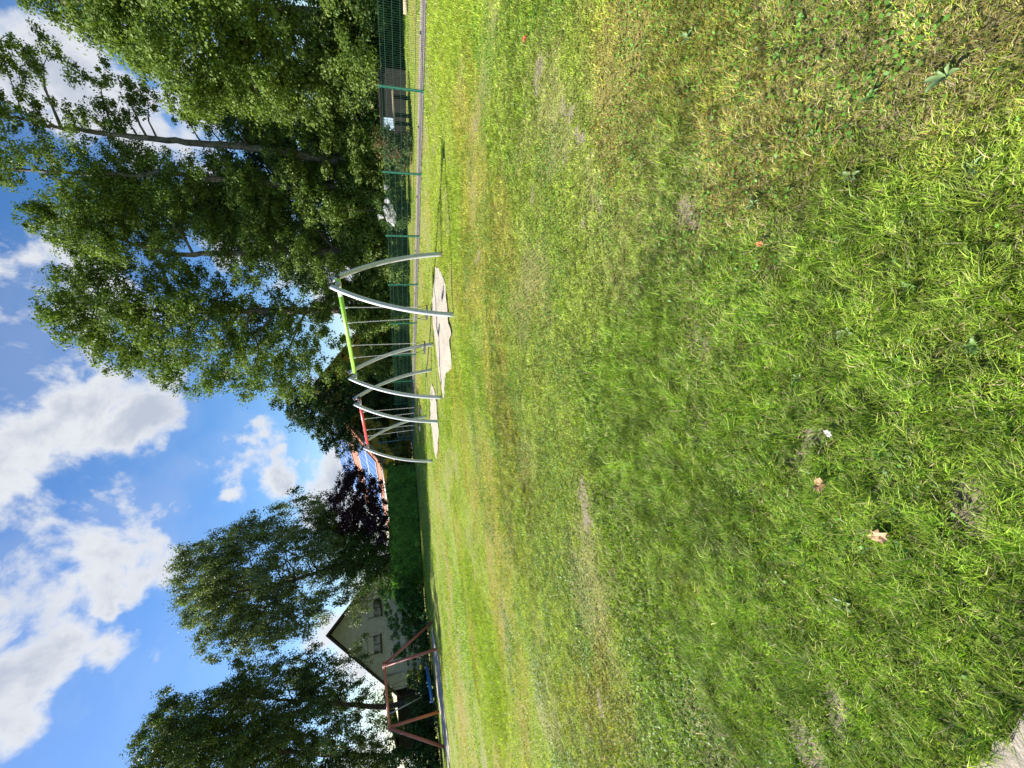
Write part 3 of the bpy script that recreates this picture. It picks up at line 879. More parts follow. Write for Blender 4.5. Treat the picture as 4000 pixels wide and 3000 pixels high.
# ------------------------------------------------------------------ houses
def build_grey_house():
    Y = 38.0
    apex = atY(518, 1286, Y); TH = R(30); al = np.array([math.cos(TH), math.sin(TH), 0]); nn_ = np.array([math.sin(TH), -math.cos(TH), 0])
    def onp(U, V):      # a point of the gable wall: distance along it and height
        d = ray(U, V); o = np.array([0, 0, EYE]); t = np.dot(apex - o, nn_) / np.dot(d, nn_); P = o + d * t
        return np.dot(P - apex, al), P[2]
    le = onp(322, 1501); re = onp(712, 1441)
    cx = apex[0]; ztop = apex[2]; slope = ((ztop - le[1]) / -le[0] + (ztop - re[1]) / re[0]) / 2; hw = 5.0
    ze = ztop - hw * slope; D = 12.0
    root = empty('grey_house', (cx, Y, 0), TH); tag(root, 'house with a pale grey brick gable and dark roof behind the hedge', 'house')
    w = MB()
    fr = [(-hw, 0, -.2), (hw, 0, -.2), (hw, 0, ze), (0, 0, ztop - .12), (-hw, 0, ze)]
    bk = [(x, D, z) for x, y, z in fr]
    w.add(fr + bk, [(0, 1, 2, 3, 4), (9, 8, 7, 6, 5), (1, 6, 7, 2), (0, 4, 9, 5)]); w.build('wall', M['greybrick'], root)
    rf = MB()
    ov = .55
    for s in (-1, 1):
        xe = s * (hw + .5); zz = ztop - (hw + .5) * slope
        t = .22
        vs = [(0, -ov, ztop), (xe, -ov, zz), (xe, D + ov, zz), (0, D + ov, ztop), (0, -ov, ztop + t), (xe, -ov, zz + t), (xe, D + ov, zz + t), (0, D + ov, ztop + t)]
        rf.add(vs, [(0, 1, 2, 3), (7, 6, 5, 4), (0, 4, 5, 1), (1, 5, 6, 2), (2, 6, 7, 3)])
    rf.build('roof', M['roofdark'], root)
    for (U0, U1) in ((660, 589), (517, 444)):
        x1 = onp(U0, 1463)[0]; x0 = onp(U1, 1463)[0]; Um = (U0 + U1) / 2; z0 = onp(Um, 1489)[1]; z1 = onp(Um, 1436)[1]
        f = MB()
        f.box((x0, -.06, z0), (x1, -.004, z0 + .07)); f.box((x0, -.06, z1 - .06), (x1, -.004, z1))
        f.box((x0, -.06, z0 + .07), (x0 + .07, -.004, z1 - .06)); f.box((x1 - .07, -.06, z0 + .07), (x1, -.004, z1 - .06))
        f.box(((x0 + x1) / 2 - .04, -.06, z0 + .07), ((x0 + x1) / 2 + .04, -.004, z1 - .06))
        win = f.build('window', M['frame'], root)
        g = MB(); g.box((x0 + .03, -.02, z0 + .03), (x1 - .03, -.008, z1 - .03)); g.build('pane', M['glass'], win)
        s = MB(); nsl = 9; zs0 = z0 + (z1 - z0) * .56; dz = (z1 - .03 - zs0) / nsl
        for k in range(nsl): s.box((x0 + .05, -.085, zs0 + dz * k + .004), (x1 - .05, -.068, zs0 + dz * (k + 1) - .004))
        s.build('roller_shutter', M['shutter'], win)
        sl = MB(); sl.box((x0 - .08, -.16, z0 - .09), (x1 + .08, .0, z0 - .003)); sl.build('sill', M['frame'], win)
    dp = MB(); x, zz_ = onp(361, 1512); dp.tube([(x, -.08, -.1), (x, -.08, zz_)], .05, 8); dp.build('downpipe', M['gutter'], root)
    # low dark side wing at the left
    wg = MB(); wg.box((-hw - 4.2, 1.0, -.1), (-hw - .003, D - 1, 2.7)); wg.build('side_wing', M['darkwood'], root)
    wr = MB(); wr.add([(-hw - 4.6, .5, 2.71), (-hw - .004, .5, 3.6), (-hw - .004, D, 3.6), (-hw - 4.6, D, 2.71), (-hw - 4.6, .5, 2.83), (-hw - .004, .5, 3.75), (-hw - .004, D, 3.75), (-hw - 4.6, D, 2.83)],
           [(3, 2, 1, 0), (4, 5, 6, 7), (0, 1, 5, 4), (1, 2, 6, 5), (2, 3, 7, 6), (3, 0, 4, 7)]); wr.build('wing_roof', M['roofdark'], root)
build_grey_house()

def build_solar_house():
    Y0 = 38.0
    apex = atY(1480, 1225, Y0); H = apex[2]
    rd = np.array([-.49, .872]); nl = np.array([-rd[1], rd[0]])        # ridge direction, and towards the left eave (before turning)
    nl = np.array([-.872, -.49])
    root = empty('yellow_house', (apex[0], apex[1], 0), math.atan2(-nl[1], -nl[0]))
    tag(root, 'yellow-rendered house with an orange tiled roof full of solar panels', 'house')
    # local: -X = towards the left eave (slope seen by us), +Y = along the ridge away from us
    hw = 7.4; ze = 2.45; L = 24.0
    w = MB(); fr = [(-hw + .5, 0, -.2), (hw - .5, 0, -.2), (hw - .5, 0, ze), (0, 0, H - .35), (-hw + .5, 0, ze)]; bk = [(x, L, z) for x, y, z in fr]
    w.add(fr + bk, [(0, 1, 2, 3, 4), (9, 8, 7, 6, 5), (1, 6, 7, 2), (0, 4, 9, 5)]); w.build('wall', M['yellow'], root)
    rf = MB(); t = .2; sl = (H - ze) / hw
    for s in (-1, 1):
        vs = [(0, -.6, H - t), (s * hw, -.6, ze - t), (s * hw, L + .6, ze - t), (0, L + .6, H - t), (0, -.6, H), (s * hw, -.6, ze), (s * hw, L + .6, ze), (0, L + .6, H)]
        rf.add(vs, [(0, 1, 2, 3), (7, 6, 5, 4), (0, 4, 5, 1), (1, 5, 6, 2), (2, 6, 7, 3)])
    rf = rf.build('roof', M['tilesorange'], root)
    g = MB(); g.tube([(-hw - .05, -.6, ze - .1), (-hw - .05, L + .6, ze - .1)], .08, 8); g.build('gutter', M['gutter'], root)
    vb = MB()
    for s in (-1,):
        vb.add([(0, -.63, H - .42), (s * hw, -.63, ze - .42), (s * hw, -.63, ze - .21), (0, -.63, H - .21), (0, -.60, H - .42), (s * hw, -.60, ze - .42), (s * hw, -.60, ze - .21), (0, -.60, H - .21)],
               [(0, 1, 2, 3), (7, 6, 5, 4), (0, 3, 7, 4), (1, 5, 6, 2), (0, 4, 5, 1)])
    vb.build('bargeboard', M['gutter'], root)
    # panels: rows along the slope
    ln = math.hypot(hw, H - ze); ux, uz = -hw / ln, (ze - H) / ln
    nx, nz = uz, -ux     # outward normal (-,+)
    nx, nz = (-abs(uz), abs(ux))
    def P(s, y, o): return (ux * s + nx * o, y, H + uz * s + nz * o)
    for (s0, s1, nr) in ((.35, ln * .46, 2), (ln * .62, ln * .93, 2)):
        rows = nr; ds = (s1 - s0) / rows
        for r in range(rows):
            for c in range(14):
                y0 = .4 + c * 1.66; a, b, c0, c1 = s0 + r * ds + .02, s0 + (r + 1) * ds - .02, y0, y0 + 1.62
                f = MB(); vs = [P(a, c0, .06), P(b, c0, .06), P(b, c1, .06), P(a, c1, .06), P(a, c0, .10), P(b, c0, .10), P(b, c1, .10), P(a, c1, .10)]
                f.add(vs, [(3, 2, 1, 0), (4, 5, 6, 7), (0, 1, 5, 4), (1, 2, 6, 5), (2, 3, 7, 6), (3, 0, 4, 7)])
                fr_ = f.build('solar_panel', M['solarframe'], root)
                m2 = MB(); e = .06; vs = [P(a + e, c0 + e, .104), P(b - e, c0 + e, .104), P(b - e, c1 - e, .104), P(a + e, c1 - e, .104)]
                m2.add(vs, [(0, 1, 2, 3)]); m2.build('cells', M['solar'], fr_)
build_solar_house()

def build_shed_and_bench():
    # dark garden shed with a pale blue board wall, glimpsed under the trees at the right
    p = gnd(2530, 1575)
    base = atY(2600, 1560, 17.5)
    root = empty('garden_hut', (base[0], 17.6, 0), -FA + R(4)); tag(root, 'low dark garden hut with a few pale blue boards under the trees', 'hut')
    w = MB(); w.box((0, -1.2, 0), (2.0, 1.2, 1.0)); w.build('wall', M['darkwood'], root)
    b = MB()
    for k in range(5): b.box((-.03, .55 + k * .10, .50), (-.004, .64 + k * .10, .97))
    b.build('blue_boards', M['bluewhite'], root)
    r = MB(); r.box((-.1, -1.3, 1.003), (2.1, 1.3, 1.05)); r.build('roof', M['darkwood'], root)
    # bench
    a = atY(2650, 1532, 15.8); c = atY(2515, 1538, 16.2)
    d = Vector((c[0] - a[0], c[1] - a[1], 0)); L = d.length
    root = empty('garden_bench', (a[0], a[1], 0), math.atan2(d.y, d.x)); tag(root, 'pale wooden garden bench on dark legs in the shade behind the fence', 'bench')
    s = MB()
    z = (a[2] + c[2]) / 2
    for k in range(3): s.box((0, -.02 - k * .14, z - .04), (L, .10 - k * .14, z)) 
    s.build('seat', M['wood'], root)
    for xx in (.15, L * .66, L - .1):
        l = MB(); l.box((xx, -.26, 0), (xx + .07, .06, z - .042)); l.build('leg', M['darkwood'], root)
    # pale log
    a = atY(2992, 1585, 14.3); c = atY(2942, 1587, 14.6)
    l = MB(); l.tube([(a[0] + .4, a[1] - .2, .07), (c[0], c[1], .07)], [.075, .07], 12); o = l.build('log', M['wood']); tag(o, 'short pale sawn log lying on grass behind the fence at far right', 'log')
build_shed_and_bench()

# ------------------------------------------------------------------ foliage
def leaf_cloud(centres, radii, dens, leaf, twig_r, g, cols, flat=0.0, droop=0.0, vary=0.35, per=64, shell=0.35):
    """clusters of leaf faces through every lobe; returns verts, quad faces, face colours"""
    allc = []; allt = []
    for c, r in zip(centres, radii):
        n = max(2, int(dens * math.pi * r * r / (leaf * leaf * .31) / per + .5))
        d = g.normal(size=(n, 3)); d /= np.linalg.norm(d, axis=1, keepdims=True)
        rad = r * (shell + (1 - shell) * g.random(n)) ** 0.8
        # ragged edge: a few shoots reach out
        rad *= np.where(g.random(n) < 0.12, g.uniform(1.0, 1.28, n), 1.0)
        allc.append(c + d * rad[:, None] * np.array([1, 1, .92])); allt.append(d)
    C = np.concatenate(allc); D = np.concatenate(allt)
    n = len(C)
    tone = g.normal(1.0, vary * 0.5, n).clip(.45, 1.8); hue = g.random(n)
    k = per
    pos = np.repeat(C, k, 0); out = np.repeat(D, k, 0)
    od = g.normal(size=(n * k, 3)); od /= np.linalg.norm(od, axis=1, keepdims=True)
    off = od * (g.random(n * k) ** .6)[:, None] * twig_r * np.repeat(g.uniform(.55, 1.45, n), k)[:, None] * np.array([1.15, 1.15, .8])
    if droop > 0:
        off[:, 2] = off[:, 2] * (1 + droop) - droop * twig_r * .8
        off[:, :2] *= .75
    pos = pos + off
    m_ = n * k
    nn = g.normal(size=(m_, 3)) * .55 + out * .35 + od * .8 + np.array([0, 0, .45]); nn /= np.linalg.norm(nn, axis=1, keepdims=True)
    t = g.normal(size=(m_, 3)); t[:, 2] -= droop
    t -= nn * (t * nn).sum(1, keepdims=True); t /= np.linalg.norm(t, axis=1, keepdims=True)
    b = np.cross(nn, t)
    L = leaf * g.uniform(.65, 1.35, m_)[:, None]; W = L * .62
    V = np.stack([pos - t * L * .5, pos + b * W * .5 - t * L * .05 + nn * L * .06, pos + t * L * .5, pos - b * W * .5 - t * L * .05 + nn * L * .06], 1).reshape(-1, 3)
    F = np.arange(m_)[:, None] * 4 + np.arange(4)
    cols = np.asarray(cols, float)
    hh = np.repeat(hue, k) * (len(cols) - 1) * .999; i0 = hh.astype(int); f = (hh - i0)[:, None]
    c = cols[i0] * (1 - f) + cols[np.minimum(i0 + 1, len(cols) - 1)] * f
    c = c * np.repeat(tone, k)[:, None] * g.uniform(.82, 1.2, (m_, 1))
    return V, F, c

def shrink(L, f, top=1e9): return [(a, b, r * f if a < top else r) for a, b, r in L]
def tree(name, label, cat, lobes, zone, Y, base_uv, cols, seed, group=None, leaf=.10, dens=2.0, twig=.30, per=64, mat='leaf', bark='bark',
         depth=1.0, droop=0.0, trunk_r=.18, trunk_pts=None, nlimb=26, yoff=0, vary=.35, trunks=None, Yl=None):
    """lobes are listed as seen in the photograph and stand at depth Y with a real spread in depth"""
    g = np.random.default_rng(seed)
    C = []; Rr = []
    for zx, zy, r in lobes:
        U, V = 3000 - .7233 * zy - zone, .7233 * zx
        yy = Y + g.uniform(-1, 1) * depth
        c = atY(U, V, yy); rr = r * .7233 / F_PX * yy * 1.0
        if c[2] - rr * .8 < 0.1: c[2] = max(c[2], rr * .6)
        C.append(c); Rr.append(rr)
        # a companion lobe behind/in front keeps the crown deep, not flat
        if depth > 1.25 and r > 70:
            off = np.array([g.uniform(-.3, .3) * rr, g.choice([-1, 1]) * rr * g.uniform(.8, 1.2) , g.uniform(-.2, .2) * rr])
            C.append(c + off); Rr.append(rr * .8)
    C = np.array(C); Rr = np.array(Rr)
    b = atY(base_uv[0], base_uv[1], Y); base = np.array([b[0], Y, 0.0])
    root = empty(name, base); tag(root, label, cat, group)
    V, F, c = leaf_cloud(C - base, Rr, dens, leaf, twig, g, cols, droop=droop, vary=vary, per=per)
    keep = V.reshape(-1, 4, 3)[:, :, 2].min(1) > 0.02
    V = V.reshape(-1, 4, 3)[keep].reshape(-1, 3); F = np.arange(keep.sum())[:, None] * 4 + np.arange(4); c = c[keep]
    mesh_np('crown', V, F, c, 'tint', M[mat], root)
    if trunk_r > 0:
        mb = MB()
        if trunk_pts:
            tp = [atY(3000 - .7233 * zy - zone, .7233 * zx, Y) - base for zx, zy in trunk_pts]
            pts = [np.array([tp[0][0] * .9, 0, -.2])] + tp
        else:
            top = C[np.argmax(C[:, 2])] - base
            pts = [np.array([0, 0, -.2]), np.array([top[0] * .08, 0, top[2] * .3]), np.array([top[0] * .35, top[1] * .4, top[2] * .65]), top * np.array([.85, .8, .95])]
        # resample the trunk
        P = []
        for i in range(len(pts) - 1):
            for t in np.linspace(0, 1, 5, endpoint=False):
                P.append(pts[i] * (1 - t) + pts[i + 1] * t + g.normal(0, .03, 3) * (i > 0))
        P.append(pts[-1]); P = np.array(P); zz = np.linspace(0, 1, len(P))
        mb.tube(P, list(trunk_r * (1.15 - .95 * zz ** .8)), 9)
        order = np.argsort(-Rr)[:nlimb] if len(Rr) > nlimb else np.arange(len(Rr))
        for k in order:
            tgt = C[k] - base
            cand = np.where(P[:, 2] < tgt[2] - .15 * np.linalg.norm(tgt[:2] - P[:, :2], axis=1))[0]
            i = cand[-1] if len(cand) else 1
            i = max(1, min(i, len(P) - 2)); s = P[i]; dd = tgt - s; Ld = np.linalg.norm(dd)
            r0 = min(trunk_r * (1.1 - .95 * zz[i] ** .8) * .6, .025 + Ld * .016)
            mid = s + dd * .5 + np.array([0, 0, .08 * Ld]) + g.normal(0, .05 * Ld, 3)
            mb.tube([s, (s + mid) / 2 + g.normal(0, .02 * Ld, 3), mid, (mid + tgt) / 2 + g.normal(0, .03 * Ld, 3), tgt], [r0, r0 * .8, r0 * .62, r0 * .42, r0 * .22], 6, False)
            for q in range(4):
                e = tgt + g.normal(0, 1, 3) * Rr[k] * .5
                mb.tube([mid * .3 + tgt * .7, e], [r0 * .3, .006], 4, False)
        mb.build('trunk', M[bark], root)
    return root

GREEN_SUN = [(0.090, 0.145, 0.024), (0.125, 0.185, 0.032), (0.165, 0.225, 0.050)]
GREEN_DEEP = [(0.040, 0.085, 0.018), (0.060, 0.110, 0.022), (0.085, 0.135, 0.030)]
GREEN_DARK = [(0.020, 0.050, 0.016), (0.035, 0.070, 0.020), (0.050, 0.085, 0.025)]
GREEN_GREY = [(0.095, 0.135, 0.055), (0.135, 0.180, 0.070), (0.18, 0.215, 0.09)]
PURPLE = [(0.030, 0.014, 0.024), (0.045, 0.020, 0.034), (0.060, 0.025, 0.036)]
GRP = 'tall trees behind the fence'

T1 = [(300,-80,150),(430,10,110),(430,130,60),(560,70,100),(600,190,70),(560,-80,200),(660,230,50),(720,170,140),(800,0,220),(760,300,70),(850,350,110),(1000,100,240),(950,470,110),(1050,520,90),(1080,330,150),(1200,250,220),(1200,0,240),(1180,500,90),(1350,420,190),(1450,120,250),(1600,330,220),(1700,50,250),(1800,220,190),(1820,450,150),(1520,560,110),(1930,60,130),(1930,340,120),
      (200,30,70),(240,-60,90)]
tree('broadleaf_tree', 'massive leafy tree at the far right of the row, crown down to the fence', 'tree', T1, 0, 17.5, (2900, 1560), GREEN_SUN, 21, GRP, leaf=.105, dens=2.2, twig=0.33, depth=1.6, trunk_r=.26, nlimb=22)
T2 = [(0,260,95),(-60,350,110),(130,280,75),(150,370,85),(240,180,42),(270,270,55),(330,330,42),(400,400,48),(470,440,42),(540,430,60),(560,340,38),(640,430,48),(700,500,62),(760,470,40),(30,560,75),(110,510,55),(60,650,60),(180,600,62),(230,680,62),(260,560,40),(400,600,62),(380,680,50),(470,640,45),(520,560,50),(620,600,75),(560,690,60),(700,590,62),(650,680,60),(-60,520,90),(-80,700,90),(800,560,70),
      (1120,640,90),(1000,600,70),(1280,600,100),(1420,660,110),(1300,740,80),(1480,800,80),(1600,640,120),(1700,760,110),(1550,900,90),(1780,650,120),(1880,780,120)]
tree('broadleaf_tree', 'tall open tree reaching the picture top, long bare slanting trunk visible', 'tree', shrink(T2, .78, 950), 0, 22.0, (2385, 1560), GREEN_SUN, 22, GRP, leaf=.10, dens=2.4, twig=.24, depth=.7, trunk_r=.20,
     trunk_pts=[(1850,870),(1600,838),(1350,800),(1100,772),(850,752),(600,725),(420,700),(320,690),(130,650),(-40,620)], nlimb=30)
T3 = [(20,860,80),(60,960,55),(-60,900,100),(140,820,62),(210,790,60),(250,900,62),(330,830,60),(330,960,50),(420,770,62),(430,870,80),(440,990,75),(520,930,70),(600,800,70),(610,900,90),(640,1000,90),(760,850,90),(800,950,100),(880,1040,80),(900,880,80),(1000,980,90),(1060,900,60),(1150,980,80),(1180,860,70),(1300,930,80),(1380,1000,80),(1300,1050,80),(1450,1060,90),(1600,1000,110),(1700,930,110),(1820,980,130),(1900,900,110)]
tree('broadleaf_tree', 'slender tree just left of the bare-trunked one, crown cut by the picture top', 'tree', shrink(T3, .84, 1000), 0, 23.0, (2255, 1560), GREEN_SUN, 23, GRP, leaf=.10, dens=2.2, twig=0.30, depth=1.3, trunk_r=.19,
     trunk_pts=[(1720,1010),(1500,1000),(1280,975),(1100,960),(900,930),(700,945),(420,935),(200,925),(-20,900)], nlimb=26)
T4 = [(190,1170,50),(230,1150,60),(280,1210,80),(350,1290,62),(400,1350,70),(440,1385,40),(350,1130,90),(440,1070,80),(480,1180,95),(500,1290,90),(600,1120,100),(590,1230,90),(620,1340,95),(620,1420,40),(720,1080,80),(760,1280,90),(880,1080,90),(900,1220,80),(880,1340,70),(870,1420,55),(950,1440,45),(1000,1130,90),(1010,1010,60),(1120,1250,75),(1150,1120,90),(1230,1400,80),(1250,1250,90),(1300,1120,100),(1350,1480,85),(1400,1340,100),(1450,1200,120),(1600,1180,130),(1580,1380,120),(1720,1130,120),(1700,1300,120),(1780,1480,90),(1850,1200,130),(1900,1400,110),(1900,1080,110)]
tree('broadleaf_tree', 'bushy sunlit tree in the middle of the row with sky gaps in its crown', 'tree', T4, 0, 24.5, (2010, 1570), GREEN_SUN, 24, GRP, leaf=.105, dens=2.0, twig=0.31, depth=1.6, trunk_r=.20,
     trunk_pts=[(1540,1355),(1380,1362),(1180,1370),(960,1375),(760,1330),(560,1260),(400,1200)], nlimb=30)
T5 = [(290,340,50),(250,440,50),(300,430,60),(230,470,28),(320,520,55),(330,580,35),(380,380,85),(400,290,60),(430,230,42),(480,220,60),(500,330,95),(440,480,85),(470,590,60),(540,560,85),(520,680,45),(570,720,36),(600,250,90),(620,420,110),(640,600,95),(680,690,70),(730,740,50),(760,280,110),(770,480,120),(800,640,100),(850,740,70),(900,380,120),(930,560,120),(930,740,85),(930,830,50),(1000,850,36),(1060,870,30),(1040,260,100),(1050,440,110),(1060,640,110),(1110,780,85),(1120,850,40),(1190,360,110),(1200,560,110),(1230,700,90),(1260,820,70),(1320,870,50),(1310,440,110),(1330,620,110),(1380,740,90),(1380,850,60),(1430,520,100),(1480,660,90),(1500,820,75),(1560,880,45),(1560,560,90),(1580,740,90),(1550,430,100),(1650,640,75),(1660,820,70),(1700,720,70),(1720,560,60),(1760,800,42),(1700,430,90),(1830,720,50),(1800,600,50)]
tree('broadleaf_tree', 'big rounded tree at the left end of the row, above the green beam', 'tree', T5, 900, 27.0, (1720, 1600), GREEN_SUN, 25, GRP, leaf=.13, dens=1.7, twig=0.38, depth=2.4, trunk_r=.27,
     trunk_pts=[(1900,420),(1700,430),(1450,435),(1200,440),(950,440),(700,420),(450,400)], nlimb=40)
# darker trees standing behind the front row
TB = [(700,1080,130),(850,1180,130),(1050,1080,140),(1300,1150,170),(1250,950,120),(1550,1100,190),(1500,800,190),(1700,950,190),(1700,600,200),(1350,620,160),(1150,520,120),(1800,1250,180),(1600,1400,170),(1850,800,170),(1400,1330,150),(1960,600,130),(1980,850,130),(1980,1100,130),(1980,1350,130),(2010,1550,110),(1850,500,150),(1950,350,130)]
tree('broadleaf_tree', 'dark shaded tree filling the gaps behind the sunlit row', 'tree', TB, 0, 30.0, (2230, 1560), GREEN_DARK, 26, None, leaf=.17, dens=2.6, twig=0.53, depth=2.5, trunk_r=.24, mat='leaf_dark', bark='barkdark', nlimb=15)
T6 = [(1490,930,30),(1530,900,50),(1570,960,60),(1620,1000,70),(1620,900,70),(1700,1070,70),(1700,950,110),(1760,1150,45),(1780,1050,100),(1700,850,70),(1850,1150,75),(1900,1190,35),(1850,980,110),(1800,850,80),(1950,1080,80),(1930,880,100),(2050,950,110),(2050,800,80),(2050,1100,50),(1950,780,60)]
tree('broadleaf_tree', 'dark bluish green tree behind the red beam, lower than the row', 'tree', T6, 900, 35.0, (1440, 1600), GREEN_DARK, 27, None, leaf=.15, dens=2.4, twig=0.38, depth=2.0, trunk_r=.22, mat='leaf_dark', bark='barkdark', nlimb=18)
T7 = [(1900,50,38),(1870,100,38),(1940,110,60),(1840,160,42),(1810,220,36),(1870,220,62),(1960,200,70),(2010,260,70),(1890,310,60),(1960,320,75),(2040,340,50),(2030,140,42),(1800,280,32),(2060,400,40),(1920,390,50)]
tree('copper_tree', 'small dark purple-leaved tree in front of the solar roof', 'tree', shrink(T7, 1.25), 1800, 33.0, (985, 1570), PURPLE, 28, None, leaf=.14, dens=3.2, twig=0.33, depth=1.2, trunk_r=.10, mat='leaf_dark', bark='barkdark', nlimb=12)
T8 = [(1760,330,50),(1800,400,60),(1860,450,70),(1900,520,70),(1960,460,80),(2000,540,80),(2040,450,60),(1960,600,70),(1870,600,50),(2060,600,50),(2050,520,60),(2080,680,40)]
tree('broadleaf_tree', 'low green tree between the purple tree and the birch-like one', 'tree', shrink(T8, 1.35), 1800, 34.0, (850, 1580), GREEN_DEEP, 29, None, leaf=.13, dens=3.0, twig=0.35, depth=1.2, trunk_r=.12, bark='barkdark', nlimb=12)
T9 = [(1570,165,26),(1600,210,42),(1640,260,62),(1700,230,55),(1720,290,55),(1500,270,45),(1450,300,42),(1500,360,70),(1420,400,70),(1320,330,45),(1350,410,75),(1260,370,42),(1260,450,75),(1180,410,50),(1160,500,85),(1100,450,45),(1030,500,55),(980,520,45),(960,470,25),(930,570,40),(980,600,60),(930,650,35),(1050,620,85),(960,700,50),(1000,760,62),(930,780,25),(960,860,32),(1020,850,55),(1080,760,90),(1100,880,70),(1060,960,45),(1160,680,100),(1190,820,90),(1160,970,50),(1080,1030,36),(1120,1070,28),(1180,1060,30),(1240,580,100),(1250,930,75),(1260,1010,45),(1290,740,105),(1330,870,90),(1360,960,55),(1390,600,100),(1420,1010,45),(1430,750,100),(1450,880,80),(1490,960,45),(1530,490,95),(1530,680,95),(1560,820,80),(1580,910,60),(1640,930,40),(1640,400,85),(1650,560,95),(1680,730,80),(1690,850,55),(1750,470,75),(1760,620,75),(1800,740,62),(1860,680,50),(1850,560,60),(1880,800,38),(1930,720,42),(1960,780,32),(1900,870,26),(2010,700,30),(1780,380,60)]
tree('birch_tree', 'wide grey-green tree with drooping twigs overhanging the grey house', 'tree', T9, 1800, 33.0, (850, 1580), GREEN_GREY, 30, None, leaf=.13, dens=2.2, twig=0.34, depth=2.4, droop=1.2, trunk_r=.24, bark='barkdark',
     trunk_pts=[(2040,530),(1900,545),(1750,590),(1600,640),(1400,690),(1200,720)], nlimb=36)
T10a = [(1290,1080,50),(1240,1120,36),(1310,1160,60),(1260,1230,70),(1180,1270,60),(1110,1290,50),(1160,1360,90),(1370,1120,36),(1450,1090,40),(1420,1180,60),(1340,1280,85),(1540,1070,36),(1500,1150,60),(1590,1120,45),(1680,1010,30),(1640,1080,50),(1660,1160,75),(1560,1230,85),(1450,1320,100),(1730,1080,50),(1780,1150,70),(1850,1080,30),(1700,1260,85),(1820,1240,65),(1900,1200,50),(1900,1010,32),(1950,970,26),(1940,1080,30),(1600,1350,100),(1770,1360,85),(1890,1330,70),(1980,1270,50),(2010,1370,60),(2060,1280,42),(1280,1380,100)]
tree('birch_tree', 'dark backlit tree at the left, its right twigs crossing the grey gable', 'tree', T10a, 1800, 31.5, (300, 1610), [(0.055,0.095,0.03),(0.08,0.12,0.035),(0.12,0.155,0.05)], 31, 'backlit trees at the left edge', leaf=.125, dens=2.2, twig=0.33, depth=2.0, droop=1.0, trunk_r=.2, bark='barkdark',
     trunk_pts=[(2100,1330),(1900,1320),(1700,1300),(1500,1290),(1300,1270)], nlimb=26)
T10b = [(700,1550,30),(740,1520,40),(790,1440,50),(760,1600,60),(870,1270,26),(890,1310,42),(860,1380,60),(840,1460,75),(980,1310,36),(970,1400,75),(900,1540,110),(1000,1330,42),(1060,1420,75),(1040,1540,110),(830,1660,110),(1000,1680,130),(1150,1480,100),(1200,1600,120),(1320,1500,110),(1350,1650,130),(1480,1480,100),(1520,1600,120),(1640,1480,100),(1700,1620,110),(1790,1480,80),(1880,1560,75),(1900,1440,62),(2000,1500,60),(2090,1450,50),(1980,1680,70),(1220,1750,150),(1550,1780,150),(2080,1600,55),(1800,1720,80),(2030,1720,90),(2050,1640,60),(1960,1600,80)]
tree('birch_tree', 'dark backlit tree cut by the left picture edge, the taller of the pair', 'tree', T10b, 1800, 30.3, (60, 1640), [(0.055,0.095,0.03),(0.08,0.12,0.035),(0.13,0.155,0.045)], 32, 'backlit trees at the left edge', leaf=.12, dens=2.3, twig=0.33, depth=2.0, droop=.8, trunk_r=.22, bark='barkdark',
     trunk_pts=[(2120,1600),(1900,1590),(1650,1580),(1400,1560),(1100,1530),(900,1480)], nlimb=26)

tree('broadleaf_tree', 'tree standing left of the playground, outside the picture, shading the old frame', 'tree',
     [(1700, 2300, 150), (1550, 2300, 170), (1400, 2330, 170), (1250, 2300, 160), (1100, 2320, 130), (1600, 2420, 150), (1400, 2450, 150), (1850, 2350, 120)], 1800, 27.0, (-700, 1700), GREEN_DEEP, 33, None, leaf=.2, dens=1.6, twig=.4, depth=1.2, trunk_r=.2, bark='barkdark', nlimb=8)

# undergrowth under the row, one dense shrub beside the next
def shrub(name, label, cat, U0, U1, Vt, Vb, Y, cols, seed, group=None, leaf=.09, mat='leaf', depth=1.0, dens=5, per=46, twig=.24):
    g = np.random.default_rng(seed)
    lobes = []
    a = atY(U0, Vb, Y); b = atY(U1, Vb, Y); W = abs(b[0] - a[0]); t = atY((U0 + U1) / 2, Vt, Y)[2]
    x0 = min(a[0], b[0]); n = max(4, int(W * t * 1.7)); big = 1.0 + .12 * max(0, t - 2)
    C = []; Rr = []
    for i in range(n):
        r = g.uniform(.38, .75) * min(big, t / 1.6); z = g.uniform(.2, max(.3, t - r * .8)) * g.uniform(.5, 1); C.append((x0 + g.uniform(.05, .95) * W, Y + g.uniform(-1, 1) * depth, z)); Rr.append(r)
    for i in range(max(3, int(W * 1.4))):   # ragged top
        r = g.uniform(.25, .5); C.append((x0 + (i + .5) / max(3, int(W * 1.4)) * W, Y + g.uniform(-.6, .6) * depth, t - r * g.uniform(.5, 1.1))); Rr.append(r)
    C = np.array(C); Rr = np.array(Rr); base = np.array([x0 + W / 2, Y, 0])
    root = empty(name, base); tag(root, label, cat, group)
    V, F, c = leaf_cloud(C - base, Rr, dens, leaf, twig, g, cols, per=per, vary=.45)
    V4 = V.reshape(-1, 4, 3); keep = V4[:, :, 2].min(1) > 0.03
    V = V4[keep].reshape(-1, 3); F = np.arange(keep.sum())[:, None] * 4 + np.arange(4)
    mesh_np('foliage', V, F, c[keep], 'tint', M[mat], root)
    mb = MB()
    for k in range(min(14, len(C))):
        p = C[k] - base; mb.tube([(p[0] * .6, p[1] * .5, -.1), (p[0] * .85, p[1] * .8, p[2] * .5), p], [.03, .022, .01], 5, False)
    mb.build('stem', M['barkdark'], root)
    return root
G2 = 'shrubs under the trees behind the fence'
